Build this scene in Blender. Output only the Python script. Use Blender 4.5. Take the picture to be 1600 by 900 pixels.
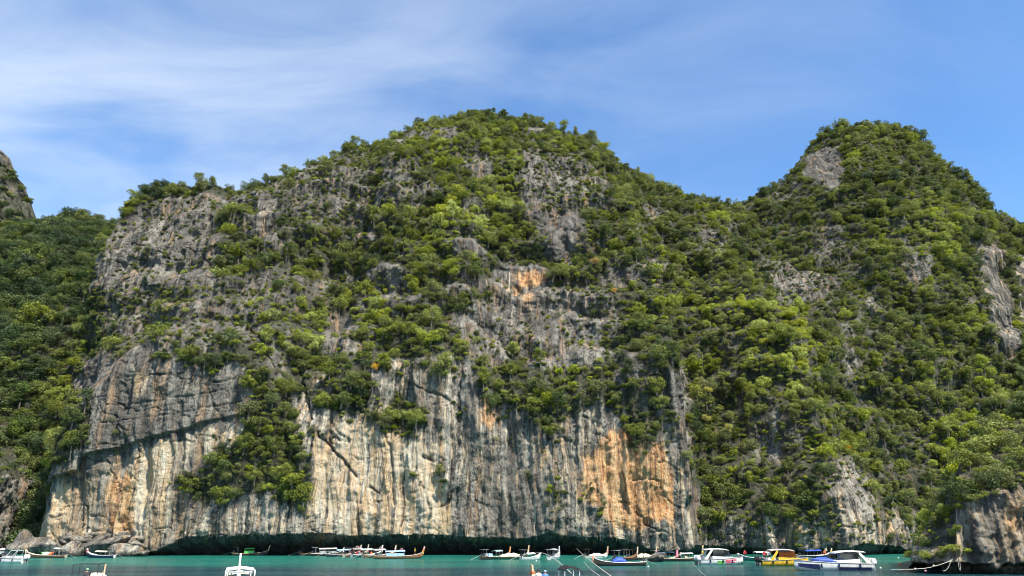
import bpy, bmesh, math, random
import numpy as np
from mathutils import Vector, Matrix, Euler

for o in list(bpy.data.objects):
    bpy.data.objects.remove(o, do_unlink=True)
scene = bpy.context.scene
COL = scene.collection
random.seed(7)
RNG = np.random.default_rng(11)

# ------------------------------------------------------------------ camera
CAM_H, PITCH, LENS = 4.5, math.radians(18.426), 26.0
cam_data = bpy.data.cameras.new("camera")
cam_data.lens = LENS
cam_data.sensor_width = 36.0
cam_data.clip_start = 0.5
cam_data.clip_end = 20000
cam = bpy.data.objects.new("camera", cam_data)
cam.location = (0, 0, CAM_H)
cam.rotation_euler = (math.pi / 2 + PITCH, 0, 0)
COL.objects.link(cam)
scene.camera = cam

# ------------------------------------------------------------------ sky and sun
SUN_EL, SUN_AZ = math.radians(54), math.radians(140)   # azimuth clockwise from +Y: behind the viewer, to the right
SKY_STRENGTH, SUN_STRENGTH = 0.12, 4.5
scene.view_settings.view_transform = 'Standard'
scene.view_settings.look = 'None'
scene.view_settings.exposure = 1.08
scene.view_settings.gamma = 1.0
scene.view_settings.use_curve_mapping = False
scene.cycles.filter_width = 1.0

world = bpy.data.worlds.new("World")
scene.world = world
world.use_nodes = True
wt = world.node_tree
wt.nodes.clear()


def wn(kind, **kw):
    n = wt.nodes.new(kind)
    for k, v in kw.items():
        setattr(n, k, v)
    return n


def wl(a, b):
    wt.links.new(a, b)


sky = wn('ShaderNodeTexSky', sky_type='NISHITA', sun_disc=False)
sky.sun_elevation = SUN_EL
sky.sun_rotation = SUN_AZ
sky.altitude = 0
sky.air_density = 1.0
sky.dust_density = 0.0
sky.ozone_density = 4.0
# thin high cirrus: wind-drawn noise on a flat layer far above (direction / height)
tc = wn('ShaderNodeTexCoord')
sep = wn('ShaderNodeSeparateXYZ')
wl(tc.outputs['Generated'], sep.inputs[0])
mx = wn('ShaderNodeMath', operation='MAXIMUM'); wl(sep.outputs[2], mx.inputs[0]); mx.inputs[1].default_value = 0.0
ad = wn('ShaderNodeMath', operation='ADD'); wl(mx.outputs[0], ad.inputs[0]); ad.inputs[1].default_value = 0.18
dvx = wn('ShaderNodeMath', operation='DIVIDE'); wl(sep.outputs[0], dvx.inputs[0]); wl(ad.outputs[0], dvx.inputs[1])
dvy = wn('ShaderNodeMath', operation='DIVIDE'); wl(sep.outputs[1], dvy.inputs[0]); wl(ad.outputs[0], dvy.inputs[1])
cmb = wn('ShaderNodeCombineXYZ'); wl(dvx.outputs[0], cmb.inputs[0]); wl(dvy.outputs[0], cmb.inputs[1])
rot = wn('ShaderNodeMapping'); rot.inputs['Rotation'].default_value = (0, 0, math.radians(-24)); rot.inputs['Scale'].default_value = (1.0, 2.1, 1)
rot.inputs['Location'].default_value = (3.1, 1.35, 0)
wl(cmb.outputs[0], rot.inputs[0])
n1 = wn('ShaderNodeTexNoise'); n1.inputs['Scale'].default_value = 1.5; n1.inputs['Detail'].default_value = 8; n1.inputs['Roughness'].default_value = 0.55; n1.inputs['Distortion'].default_value = 0.55
wl(rot.outputs[0], n1.inputs['Vector'])
mp2 = wn('ShaderNodeMapping'); mp2.inputs['Location'].default_value = (0.55, 2.2, 0)
wl(cmb.outputs[0], mp2.inputs[0])
n2 = wn('ShaderNodeTexNoise'); n2.inputs['Scale'].default_value = 0.42; n2.inputs['Detail'].default_value = 2; n2.inputs['Roughness'].default_value = 0.4
wl(mp2.outputs[0], n2.inputs['Vector'])
m1 = wn('ShaderNodeMapRange', interpolation_type='SMOOTHSTEP'); wl(n1.outputs[0], m1.inputs[0])
m1.inputs[1].default_value = 0.26; m1.inputs[2].default_value = 0.80
# the veil thickens towards the left of the view and thins out to the right
bank = wn('ShaderNodeMath', operation='MULTIPLY_ADD'); wl(n2.outputs[0], bank.inputs[0]); bank.inputs[1].default_value = 1.1; wl(dvx.outputs[0], bank.inputs[2])
m2 = wn('ShaderNodeMapRange', interpolation_type='SMOOTHSTEP'); wl(bank.outputs[0], m2.inputs[0])
m2.inputs[1].default_value = 1.75; m2.inputs[2].default_value = -0.35
mm = wn('ShaderNodeMath', operation='MULTIPLY'); wl(m1.outputs[0], mm.inputs[0]); wl(m2.outputs[0], mm.inputs[1])
ms = wn('ShaderNodeMath', operation='MULTIPLY'); wl(mm.outputs[0], ms.inputs[0]); ms.inputs[1].default_value = 0.74
mixc = wn('ShaderNodeMix', data_type='RGBA'); wl(ms.outputs[0], mixc.inputs[0])
sat = wn('ShaderNodeHueSaturation'); sat.inputs['Saturation'].default_value = 1.14; wl(sky.outputs[0], sat.inputs['Color'])
wl(sat.outputs[0], mixc.inputs[6]); mixc.inputs[7].default_value = (3.5, 3.95, 4.5, 1)
bg = wn('ShaderNodeBackground'); bg.inputs[1].default_value = SKY_STRENGTH
wl(mixc.outputs[2], bg.inputs[0])
wo = wn('ShaderNodeOutputWorld'); wl(bg.outputs[0], wo.inputs[0])

sun_data = bpy.data.lights.new("sun", 'SUN')
sun_data.energy = SUN_STRENGTH
sun_data.angle = math.radians(0.5)
sun_data.color = (1.0, 0.925, 0.79)
sun = bpy.data.objects.new("sun", sun_data)
SUN_DIR = Vector((math.sin(SUN_AZ) * math.cos(SUN_EL), math.cos(SUN_AZ) * math.cos(SUN_EL), math.sin(SUN_EL)))
sun.rotation_euler = SUN_DIR.to_track_quat('Z', 'Y').to_euler()
sun.location = (40, -40, 120)
COL.objects.link(sun)

# ------------------------------------------------------------------ survey helpers (photo pixel 1600x900 <-> world)
FPX = LENS / 36.0 * 1600
CP, SP = math.cos(PITCH), math.sin(PITCH)


def unproj(px, py, y):
    """World x, z of the sight line through a photo pixel where it is y metres out."""
    a = (px - 800) / FPX
    b = (450 - py) / FPX
    dy = CP - b * SP
    dz = SP + b * CP
    return a * y / dy, CAM_H + dz * y / dy


def on_water(px, py):
    b = (450 - py) / FPX
    dy = CP - b * SP
    dz = SP + b * CP
    y = -CAM_H / dz * dy
    return (px - 800) / FPX * y / dy, y


def proj(x, y, z):
    d = y * CP + (z - CAM_H) * SP
    u = -y * SP + (z - CAM_H) * CP
    return 800 + FPX * x / d, 450 - FPX * u / d


# ------------------------------------------------------------------ numpy noise
_P = np.concatenate([RNG.permutation(256)] * 3).astype(np.int32)
_V = RNG.uniform(-1, 1, 256).astype(np.float32)


def vnoise(x, y, z=0.0, seed=0):
    x = np.asarray(x, np.float32) + seed * 17.31
    y = np.asarray(y, np.float32) + seed * 9.77
    z = np.broadcast_to(np.asarray(z, np.float32) + seed * 3.13, x.shape)
    xi, yi, zi = np.floor(x).astype(np.int32), np.floor(y).astype(np.int32), np.floor(z).astype(np.int32)
    fx, fy, fz = x - xi, y - yi, z - zi
    fx = fx * fx * fx * (fx * (fx * 6 - 15) + 10)
    fy = fy * fy * fy * (fy * (fy * 6 - 15) + 10)
    fz = fz * fz * fz * (fz * (fz * 6 - 15) + 10)
    xi &= 255; yi &= 255; zi &= 255
    A0 = _P[xi] + yi
    A1 = _P[xi + 1] + yi
    out = 0
    res = []
    for A in (A0, A1):
        for dy in (0, 1):
            B = _P[A + dy] + zi
            res.append((_V[_P[B] & 255], _V[_P[B + 1] & 255]))
    c = [a + (b - a) * fz for a, b in res]
    e0 = c[0] + (c[1] - c[0]) * fy
    e1 = c[2] + (c[3] - c[2]) * fy
    return e0 + (e1 - e0) * fx


def fbm(x, y, z=0.0, seed=0, octaves=4, gain=0.5):
    s, a, t = 0.0, 1.0, 0.0
    for i in range(octaves):
        s = s + a * vnoise(np.asarray(x) * 2 ** i, np.asarray(y) * 2 ** i, np.asarray(z) * 2 ** i, seed + i * 5)
        t += a
        a *= gain
    return s / t * 1.4


def sstep(a, b, v):
    t = np.clip((v - a) / (b - a), 0, 1)
    return t * t * (3 - 2 * t)


def poly_mask(px, py, pts, soft=8.0):
    """1 inside the polygon, 0 outside, over a soft band (photo pixels)."""
    out = np.zeros(px.shape, np.float32)
    P = np.array(pts, float)
    x0, y0 = P.min(0) - soft - 2
    x1, y1 = P.max(0) + soft + 2
    idx = np.nonzero((px > x0) & (px < x1) & (py > y0) & (py < y1))
    if len(idx[0]) == 0:
        return out
    x, y = px[idx], py[idx]
    inside = np.zeros(x.shape, bool)
    dist = np.full(x.shape, 1e9)
    n = len(P)
    for i in range(n):
        ax, ay = P[i]
        bx, by = P[(i + 1) % n]
        cond = (ay > y) != (by > y)
        with np.errstate(divide='ignore', invalid='ignore'):
            xx = (bx - ax) * (y - ay) / (by - ay + 1e-12) + ax
        inside ^= cond & (x < xx)
        ux, uy = bx - ax, by - ay
        t = np.clip(((x - ax) * ux + (y - ay) * uy) / (ux * ux + uy * uy + 1e-9), 0, 1)
        dist = np.minimum(dist, np.hypot(x - ax - t * ux, y - ay - t * uy))
    sd = np.where(inside, dist, -dist)
    out[idx] = sstep(-soft, soft, sd)
    return out


def line_dist(px, py, pts):
    d = np.full(px.shape, 1e9)
    for (ax, ay), (bx, by) in zip(pts[:-1], pts[1:]):
        ux, uy = bx - ax, by - ay
        t = np.clip(((px - ax) * ux + (py - ay) * uy) / (ux * ux + uy * uy), 0, 1)
        d = np.minimum(d, np.hypot(px - ax - t * ux, py - ay - t * uy))
    return d


def box(x0, y0, x1, y1):
    return [(x0, y0), (x1, y0), (x1, y1), (x0, y1)]


def blob(cx, cy, rx, ry, n=9):
    r = random.Random(int(cx * 7 + cy))
    return [(cx + rx * math.cos(k * 2 * math.pi / n) * r.uniform(.75, 1.15), cy + ry * math.sin(k * 2 * math.pi / n) * r.uniform(.75, 1.15)) for k in range(n)]


# ------------------------------------------------------------------ what the survey of the place says: bare rock, stains, growth
# (polygon in photo pixels, plant cover left inside it)
BARE = [
    ([(150, 560), (200, 538), (260, 555), (335, 575), (372, 560), (398, 620), (388, 650), (395, 690), (345, 690), (300, 735), (270, 765), (330, 785), (400, 768), (492, 800), (500, 850), (240, 860), (30, 860), (45, 800), (110, 725), (145, 695), (150, 640), (130, 610)], 0.01),
    ([(200, 318), (260, 303), (300, 284), (350, 296), (352, 340), (330, 370), (342, 400), (328, 430), (350, 470), (330, 490), (270, 480), (200, 480), (150, 450), (163, 390), (185, 345)], 0.25),
    ([(200, 455), (340, 470), (400, 480), (470, 520), (450, 600), (420, 580), (380, 520), (330, 560), (210, 540), (140, 520)], 0.51),
    ([(388, 292), (480, 262), (560, 250), (665, 250), (660, 300), (600, 335), (540, 350), (440, 375), (390, 355)], 0.45),
    ([(405, 315), (430, 315), (430, 378), (405, 378)], 0.03),
    ([(350, 430), (470, 420), (560, 440), (520, 455), (420, 480), (360, 490)], 0.44),
    ([(462, 615), (520, 645), (580, 640), (598, 600), (640, 568), (700, 575), (745, 545), (720, 590), (760, 650), (830, 668), (890, 655), (930, 620), (965, 648), (978, 700), (1015, 695), (1045, 655), (1062, 690), (1090, 780), (1098, 866), (500, 860), (492, 760), (478, 690)], 0.02),
    ([(590, 590), (620, 560), (720, 565), (740, 600), (720, 630), (640, 632), (600, 620)], 0.06),
    ([(715, 495), (760, 470), (800, 412), (850, 420), (880, 445), (965, 465), (970, 500), (905, 560), (860, 585), (780, 565), (728, 545)], 0.25),
    ([(795, 412), (852, 415), (850, 480), (815, 490)], 0.00),
    ([(815, 235), (870, 238), (945, 275), (945, 325), (905, 330), (925, 395), (860, 402), (820, 352), (812, 300)], 0.35),
    ([(850, 340), (905, 340), (905, 395), (850, 395)], 0.05),
    ([(1028, 572), (1058, 580), (1078, 640), (1078, 710), (1050, 690), (1038, 640)], 0.05),
    ([(970, 585), (1005, 580), (1010, 640), (985, 640)], 0.21),
    ([(1192, 402), (1230, 410), (1300, 440), (1302, 470), (1240, 470), (1200, 465)], 0.29),
    ([(1235, 262), (1260, 222), (1312, 225), (1312, 285), (1270, 285)], .08),
    ([(1150, 312), (1200, 280), (1240, 275), (1240, 312)], 0.43),
    ([(1408, 392), (1442, 392), (1442, 442), (1412, 442)], 0.21),
    ([(1519, 382), (1550, 378), (1567, 450), (1579, 560), (1545, 560), (1533, 470)], 0.00),
    ([(1583, 405), (1640, 405), (1640, 505), (1586, 505)], 0.00),
    ([(1300, 505), (1330, 520), (1328, 580), (1308, 580)], 0.34),
    ([(1275, 335), (1330, 370), (1335, 415), (1290, 420), (1270, 380)], 0.45),
    ([(1080, 345), (1140, 340), (1145, 405), (1095, 400)], 0.47),
    ([(1330, 455), (1385, 455), (1380, 505), (1340, 505)], 0.35),
    ([(1178, 650), (1225, 645), (1232, 730), (1195, 740)], .42),
    ([(1290, 765), (1315, 728), (1345, 725), (1368, 780), (1375, 866), (1288, 866)], 0.14),
    ([(1095, 815), (1180, 800), (1290, 800), (1370, 820), (1440, 810), (1440, 870), (1095, 870)], .26),
    ([(1100, 745), (1170, 730), (1290, 745), (1290, 810), (1100, 815)], .78),
    ([(1385, 700), (1425, 700), (1425, 800), (1395, 800)], .62),
]
SHRUBS = [  # plant pockets on the rock: polygon, cover
    ([(405, 560), (455, 600), (455, 690), (470, 730), (495, 760), (490, 790), (400, 768), (320, 780), (295, 745), (350, 700), (400, 690), (395, 620)], .95),
    (blob(635, 655, 38, 36), .75), (blob(650, 748, 14, 16), .5), (blob(785, 688, 22, 14), .6), (blob(818, 740, 10, 12), .8),
    (blob(865, 785, 18, 24), .6), (blob(860, 690, 12, 22), .45), (blob(945, 795, 14, 14), .5), (blob(995, 665, 26, 34), .85),
    (blob(985, 620, 20, 26), .8), (blob(1040, 668, 14, 40), .55), (blob(500, 688, 12, 12), .7), (blob(690, 742, 14, 16), .5),
    (blob(800, 595, 60, 38), .95), (blob(860, 640, 34, 28), .9), (blob(345, 700, 20, 20), .4), (blob(185, 670, 14, 12), .5),
    (blob(735, 520, 14, 20), .4), (blob(915, 760, 16, 20), .35), (blob(880, 745, 22, 30), .3), (blob(250, 800, 8, 5), .2),
    (blob(930, 408, 10, 8), .8), (blob(612, 588, 20, 13), .85), (blob(702, 584, 22, 16), .85), (blob(655, 572, 28, 9), .8), (blob(575, 640, 24, 14), .6), (blob(720, 640, 20, 14), .5),
]
ORANGE = [
    (box(163, 735, 212, 838), 1.0), (blob(118, 738, 14, 10), 1.0), ([(510, 695), (560, 685), (590, 750), (588, 810), (525, 810)], .72),
    ([(470, 625), (490, 630), (505, 680), (488, 690)], .75), ([(742, 640), (752, 622), (776, 630), (772, 672), (745, 675)], 1.0),
    ([(838, 665), (850, 662), (856, 735), (842, 740)], .95), ([(900, 720), (930, 690), (960, 660), (1010, 680), (1045, 690), (1065, 760), (1060, 812), (1000, 838), (950, 815), (905, 770)], 1.0),
    ([(960, 750), (1045, 740), (1050, 812), (970, 812)], .9), (box(798, 418, 852, 452), 1.0), (box(812, 452, 838, 490), .9),
    (box(728, 530, 746, 556), .8), (box(1193, 408, 1226, 466), .55), (box(1308, 765, 1332, 805), .6),
    ([(1180, 812), (1430, 815), (1430, 848), (1180, 848)], .6), (box(600, 575, 700, 626), .45), (box(860, 760, 890, 800), .5),
    ([(470, 800), (620, 770), (700, 800), (700, 835), (470, 835)], .25), (box(640, 700, 690, 830), .5), (box(592, 690, 640, 800), .35),
    (box(1230, 690, 1252, 720), .6), (box(450, 410, 520, 450), .4), (box(650, 250, 668, 280), .35), (box(410, 318, 428, 372), .3),
]
CREAM = [
    ([(45, 850), (60, 800), (130, 740), (250, 690), (395, 660), (390, 690), (300, 720), (280, 850)], .95), ([(205, 580), (245, 575), (240, 630), (215, 640)], .9),
    ([(280, 790), (490, 795), (500, 840), (250, 850)], .7), ([(480, 640), (620, 620), (760, 640), (860, 700), (880, 850), (500, 850), (490, 720)], .60),
    ([(480, 640), (560, 650), (640, 690), (700, 700), (700, 850), (500, 850), (490, 720)], .84), (box(590, 565, 720, 630), .6), ([(860, 620), (1060, 640), (1085, 780), (1090, 850), (880, 850)], .62), (box(715, 420, 960, 500), .5),
    (box(405, 318, 432, 378), .55), (box(1190, 405, 1305, 470), .5), ([(1285, 760), (1310, 725), (1345, 715), (1375, 790), (1370, 845), (1285, 845)], .5), (box(1520, 380, 1575, 555), .55),
    (box(1580, 405, 1640, 505), .7), (box(1180, 800, 1430, 850), .7), (box(465, 560, 520, 700), .7), (box(380, 490, 480, 600), .4),
    (box(1400, 390, 1445, 445), .35), (box(860, 235, 945, 300), .5),
]
DARK = [
    ([(140, 560), (240, 545), (330, 570), (395, 630), (390, 655), (250, 690), (150, 700), (140, 640)], .55), (box(160, 290, 360, 480), .5),
    (box(380, 250, 670, 370), .85), (box(815, 300, 930, 400), .9), (box(1230, 220, 1315, 290), .8), (box(1150, 275, 1240, 312), .8), (box(470, 560, 600, 640), .4),
    ([(280, 690), (340, 690), (330, 800), (270, 790)], .7), (box(730, 490, 900, 590), .55), ([(905, 720), (940, 740), (950, 800), (900, 790)], .7), (box(1060, 560, 1100, 860), .4),
]
LEDGE_UP = [(36, 808), (60, 780), (100, 745), (128, 735), (132, 716), (180, 702), (240, 684), (300, 668), (345, 655), (395, 643)]  # underside of the leaning slab
CRACKS = [
    ([(462, 560), (480, 620), (500, 680), (540, 725), (565, 752), (592, 770)], 3.2, 1.5), ([(398, 640), (440, 600), (470, 610)], 4, 1.2),
    ([(590, 648), (608, 690), (614, 740), (618, 790)], 3, 1.0), ([(180, 700), (190, 660), (210, 610), (240, 575)], 2.5, .6), ([(330, 560), (322, 600), (345, 655)], 2, .5),
    ([(845, 655), (858, 690)], 3, 1.5), ([(380, 505), (410, 540), (430, 580), (445, 600)], 4, 1.6), ([(640, 600), (690, 620), (720, 640)], 2, .8),
    ([(150, 640), (250, 628), (330, 614), (390, 600)], 1.6, .4), ([(200, 590), (300, 582), (380, 570)], 1.6, .35), ([(160, 664), (280, 648), (390, 625)], 1.6, .4),
    ([(660, 800), (700, 790), (705, 770)], 3, 1.0), ([(300, 370), (320, 410), (335, 450)], 3, 1.0), ([(660, 715), (690, 730)], 3, 1.0),
]
BRIGHT = [(blob(590, 480, 34, 40), .35), (blob(720, 360, 50, 45), .25), (blob(790, 290, 30, 40), .35), (blob(1215, 540, 55, 70), .4), (blob(1160, 500, 60, 60), .2), (blob(905, 570, 45, 40), .3),
          (blob(490, 520, 50, 30), .2), (blob(1430, 380, 90, 60), .2), (blob(1500, 690, 70, 60), .2), (blob(560, 610, 40, 30), .15), (blob(1060, 440, 50, 60), .15), (blob(700, 230, 90, 40), .2), (blob(1270, 700, 30, 30), .25),
          (blob(1480, 830, 50, 30), .4), (blob(800, 600, 50, 30), .1), (blob(400, 740, 60, 40), .1)]


def survey(px, py, table, base=0.0, soft=8, mode='over'):
    out = np.full(px.shape, base, np.float32)
    for pts, v in table:
        m = poly_mask(px, py, pts, soft)
        if mode == 'over':
            out = out * (1 - m) + v * m
        elif mode == 'max':
            out = np.maximum(out, v * m)
        else:
            out = out + v * m
    return out


# ------------------------------------------------------------------ materials
def new_mat(name):
    m = bpy.data.materials.new(name)
    m.use_nodes = True
    nt = m.node_tree
    nt.nodes.clear()
    return m, nt


class NT:
    def __init__(self, nt):
        self.nt = nt

    def n(self, kind, inputs=None, **kw):
        nd = self.nt.nodes.new(kind)
        for k, v in kw.items():
            setattr(nd, k, v)
        for k, v in (inputs or {}).items():
            self.put(nd.inputs[k], v)
        return nd

    def put(self, sock, v):
        if isinstance(v, bpy.types.NodeSocket):
            self.nt.links.new(v, sock)
        else:
            sock.default_value = v

    def math(self, op, a, b=0.0, clamp=False):
        nd = self.nt.nodes.new('ShaderNodeMath')
        nd.operation = op
        nd.use_clamp = clamp
        self.put(nd.inputs[0], a)
        self.put(nd.inputs[1], b)
        return nd.outputs[0]

    def mix(self, f, a, b):
        nd = self.nt.nodes.new('ShaderNodeMix')
        nd.data_type = 'RGBA'
        self.put(nd.inputs[0], f)
        self.put(nd.inputs[6], a)
        self.put(nd.inputs[7], b)
        return nd.outputs[2]

    def noise(self, vec, scale, detail=4, rough=0.55, dist=0.0):
        nd = self.n('ShaderNodeTexNoise', {'Scale': scale, 'Detail': detail, 'Roughness': rough, 'Distortion': dist})
        self.put(nd.inputs['Vector'], vec)
        return nd.outputs[0]

    def rng(self, v, a, b, c=0.0, d=1.0):
        nd = self.n('ShaderNodeMapRange', {0: v, 1: a, 2: b, 3: c, 4: d}, interpolation_type='SMOOTHSTEP')
        return nd.outputs[0]

    def mapping(self, vec, scale, loc=(0, 0, 0), rot=(0, 0, 0)):
        nd = self.n('ShaderNodeMapping', {'Scale': scale, 'Location': loc, 'Rotation': rot})
        self.put(nd.inputs[0], vec)
        return nd.outputs[0]


def rgb(r, g, b):
    return (r, g, b, 1.0)


def rock_material(name='limestone'):
    m, nt = new_mat(name)
    N = NT(nt)
    geo = N.n('ShaderNodeNewGeometry')
    pos = geo.outputs['Position']
    at = N.n('ShaderNodeAttribute', attribute_name='stain')
    sp = N.n('ShaderNodeSeparateColor', {0: at.outputs['Color']})
    s_or, s_cr, s_dk = sp.outputs[0], sp.outputs[1], sp.outputs[2]
    s_veg = at.outputs['Alpha']
    # vertical water streaks: noise drawn out along z
    wv = N.n('ShaderNodeTexNoise', {'Scale': 0.12, 'Detail': 2})
    N.put(wv.inputs['Vector'], pos)
    warp = N.n('ShaderNodeVectorMath', {0: wv.outputs['Color'], 1: (2.2, 2.2, 0)}, operation='MULTIPLY')
    wp = N.n('ShaderNodeVectorMath', {0: pos, 1: warp.outputs[0]}, operation='ADD').outputs[0]
    st1 = N.noise(N.mapping(wp, (0.7, 0.2, 0.06)), 1.0, 5, 0.6)
    st2 = N.noise(N.mapping(wp, (2.2, 0.6, 0.16), (13, 0, 5)), 1.0, 4, 0.6)
    st3 = N.noise(N.mapping(wp, (0.5, 0.2, 0.045), (41, 7, 2)), 1.0, 4, 0.6)
    st4 = N.noise(N.mapping(wp, (1.1, 0.3, 0.075), (3, 77, 9)), 1.0, 4, 0.55)
    blot = N.noise(pos, 0.16, 5, 0.6)
    fine = N.noise(pos, 1.6, 6, 0.65)
    fine2 = N.noise(N.mapping(wp, (1, 1, .6), (9, 9, 9)), 3.4, 5, 0.7)
    # grey limestone, weathered darker in runs
    gs = N.math('ADD', N.math('ADD', N.math('MULTIPLY', st1, .45), N.math('MULTIPLY', fine, .3)), N.math('MULTIPLY', fine2, .25))
    g = N.mix(N.rng(gs, .435, .565), rgb(.066, .061, .053), rgb(.43, .40, .335))
    g = N.mix(N.rng(blot, .48, .72, 0, .45), g, rgb(.17, .165, .15))
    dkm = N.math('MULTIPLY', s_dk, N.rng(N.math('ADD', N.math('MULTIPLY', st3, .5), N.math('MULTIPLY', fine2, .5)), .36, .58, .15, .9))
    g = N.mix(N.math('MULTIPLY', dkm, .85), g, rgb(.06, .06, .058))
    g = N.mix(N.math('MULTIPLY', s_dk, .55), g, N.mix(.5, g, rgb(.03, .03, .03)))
    band = N.noise(N.mapping(wp, (.13, .06, .016), (60, 3, 8)), 1.0, 5, .6)
    g = N.mix(N.rng(band, .50, .57, 0, .55), g, rgb(.095, .089, .079))
    # cream flowstone in streaks
    crk = N.math('ADD', N.math('MULTIPLY', st4, .7), N.math('MULTIPLY', st2, .3))
    crm = N.math('MULTIPLY', N.rng(N.math('ADD', crk, N.math('MULTIPLY', s_cr, .48)), .79, .91), N.rng(band, .64, .50, .3, 1))
    cream = N.mix(N.rng(st1, .38, .62), rgb(.54, .385, .225), rgb(.58, .52, .40))
    c = N.mix(crm, g, cream)
    c = N.mix(N.math('MULTIPLY', N.rng(st3, .54, .66), .48), c, rgb(.48, .31, .17))
    # iron stain
    ork = N.math('ADD', N.math('ADD', N.math('MULTIPLY', st4, .5), N.math('MULTIPLY', st2, .25)), N.math('MULTIPLY', blot, .25))
    orm = N.rng(N.math('ADD', ork, N.math('MULTIPLY', s_or, .41)), .74, .94)
    orange = N.mix(N.rng(st2, .38, .62), rgb(.44, .17, .055), rgb(.62, .36, .155))
    orange = N.mix(N.rng(N.math('ADD', N.math('MULTIPLY', fine2, .4), N.math('MULTIPLY', st4, .6)), .47, .58, 0, .75), orange, rgb(.64, .47, .28))
    c = N.mix(orm, c, orange)
    # black lichen drip lines
    dr = N.rng(N.math('ADD', N.math('MULTIPLY', st2, .6), N.math('MULTIPLY', st3, .4)), .54, .62)
    c = N.mix(N.math('MULTIPLY', dr, N.math('SUBTRACT', .72, N.math('MULTIPLY', orm, .35))), c, rgb(.045, .045, .044))
    # pits and pockets
    c = N.mix(N.rng(N.math('ADD', N.math('MULTIPLY', fine, .5), N.math('MULTIPLY', fine2, .5)), .44, .36, 0, .8), c, rgb(.035, .034, .032))
    # soil, moss and litter under the plants; algae at the tide line
    c = N.mix(N.math('MULTIPLY', s_veg, N.rng(fine, .3, .6, .35, .95)), c, rgb(.032, .038, .018))
    sz = N.n('ShaderNodeSeparateXYZ', {0: pos}).outputs[2]
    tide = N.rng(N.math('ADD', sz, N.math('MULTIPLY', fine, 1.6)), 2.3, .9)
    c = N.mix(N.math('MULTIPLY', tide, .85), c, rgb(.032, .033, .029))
    b1 = N.noise(N.mapping(wp, (1.6, 1.6, .35)), 1.0, 6, 0.65)
    h = N.math('ADD', N.math('ADD', N.math('MULTIPLY', b1, .9), N.math('MULTIPLY', fine, .6)), N.math('MULTIPLY', fine2, .45))
    bump = N.n('ShaderNodeBump', {'Strength': 1.0, 'Distance': 0.9, 'Height': h})
    bs = N.n('ShaderNodeBsdfPrincipled', {'Base Color': c, 'Roughness': .92, 'Normal': bump.outputs[0], 'Specular IOR Level': .2})
    out = N.n('ShaderNodeOutputMaterial', {0: bs.outputs[0]})
    return m


def leaf_material():
    m, nt = new_mat('leaves')
    N = NT(nt)
    tint = N.n('ShaderNodeAttribute', attribute_name='tint', attribute_type='INSTANCER').outputs['Fac']
    geo = N.n('ShaderNodeNewGeometry')
    isl = geo.outputs['Random Per Island']
    oi = N.n('ShaderNodeObjectInfo').outputs['Random']
    f = N.math('ADD', tint, N.math('MULTIPLY', N.math('SUBTRACT', isl, .5), .16))
    f = N.math('ADD', f, N.math('MULTIPLY', N.math('SUBTRACT', oi, .5), .06), True)
    cr = N.n('ShaderNodeValToRGB', {0: f})
    e = cr.color_ramp.elements
    stops = [(0, (.030, .058, .020)), (.2, (.080, .110, .027)), (.42, (.160, .180, .036)), (.6, (.245, .275, .044)), (.75, (.30, .36, .05)), (.86, (.42, .34, .08)), (1, (.62, .34, .04))]
    e[0].position, e[0].color = stops[0][0], rgb(*stops[0][1])
    e[1].position, e[1].color = stops[-1][0], rgb(*stops[-1][1])
    for p, c in stops[1:-1]:
        k = e.new(p)
        k.color = rgb(*c)
    val = N.math('ADD', .72, N.math('MULTIPLY', isl, .56))
    hsv = N.n('ShaderNodeHueSaturation', {'Color': cr.outputs[0], 'Value': N.math('MULTIPLY', val, N.math('ADD', .90, N.math('MULTIPLY', N.math('FRACT', N.math('MULTIPLY', oi, 7.3)), .48))), 'Saturation': N.math('ADD', .84, N.math('MULTIPLY', oi, .30))})
    d = N.n('ShaderNodeBsdfPrincipled', {'Base Color': hsv.outputs[0], 'Roughness': .62, 'Specular IOR Level': .3})
    t = N.n('ShaderNodeBsdfTranslucent', {'Color': hsv.outputs[0]})
    mixs = N.n('ShaderNodeMixShader', {0: .22, 1: d.outputs[0], 2: t.outputs[0]})
    N.n('ShaderNodeOutputMaterial', {0: mixs.outputs[0]})
    return m


def bark_material():
    m, nt = new_mat('bark')
    N = NT(nt)
    pos = N.n('ShaderNodeNewGeometry').outputs['Position']
    c = N.mix(N.noise(pos, 4, 4), rgb(.06, .052, .042), rgb(.17, .15, .12))
    bs = N.n('ShaderNodeBsdfPrincipled', {'Base Color': c, 'Roughness': .9})
    N.n('ShaderNodeOutputMaterial', {0: bs.outputs[0]})
    return m


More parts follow.
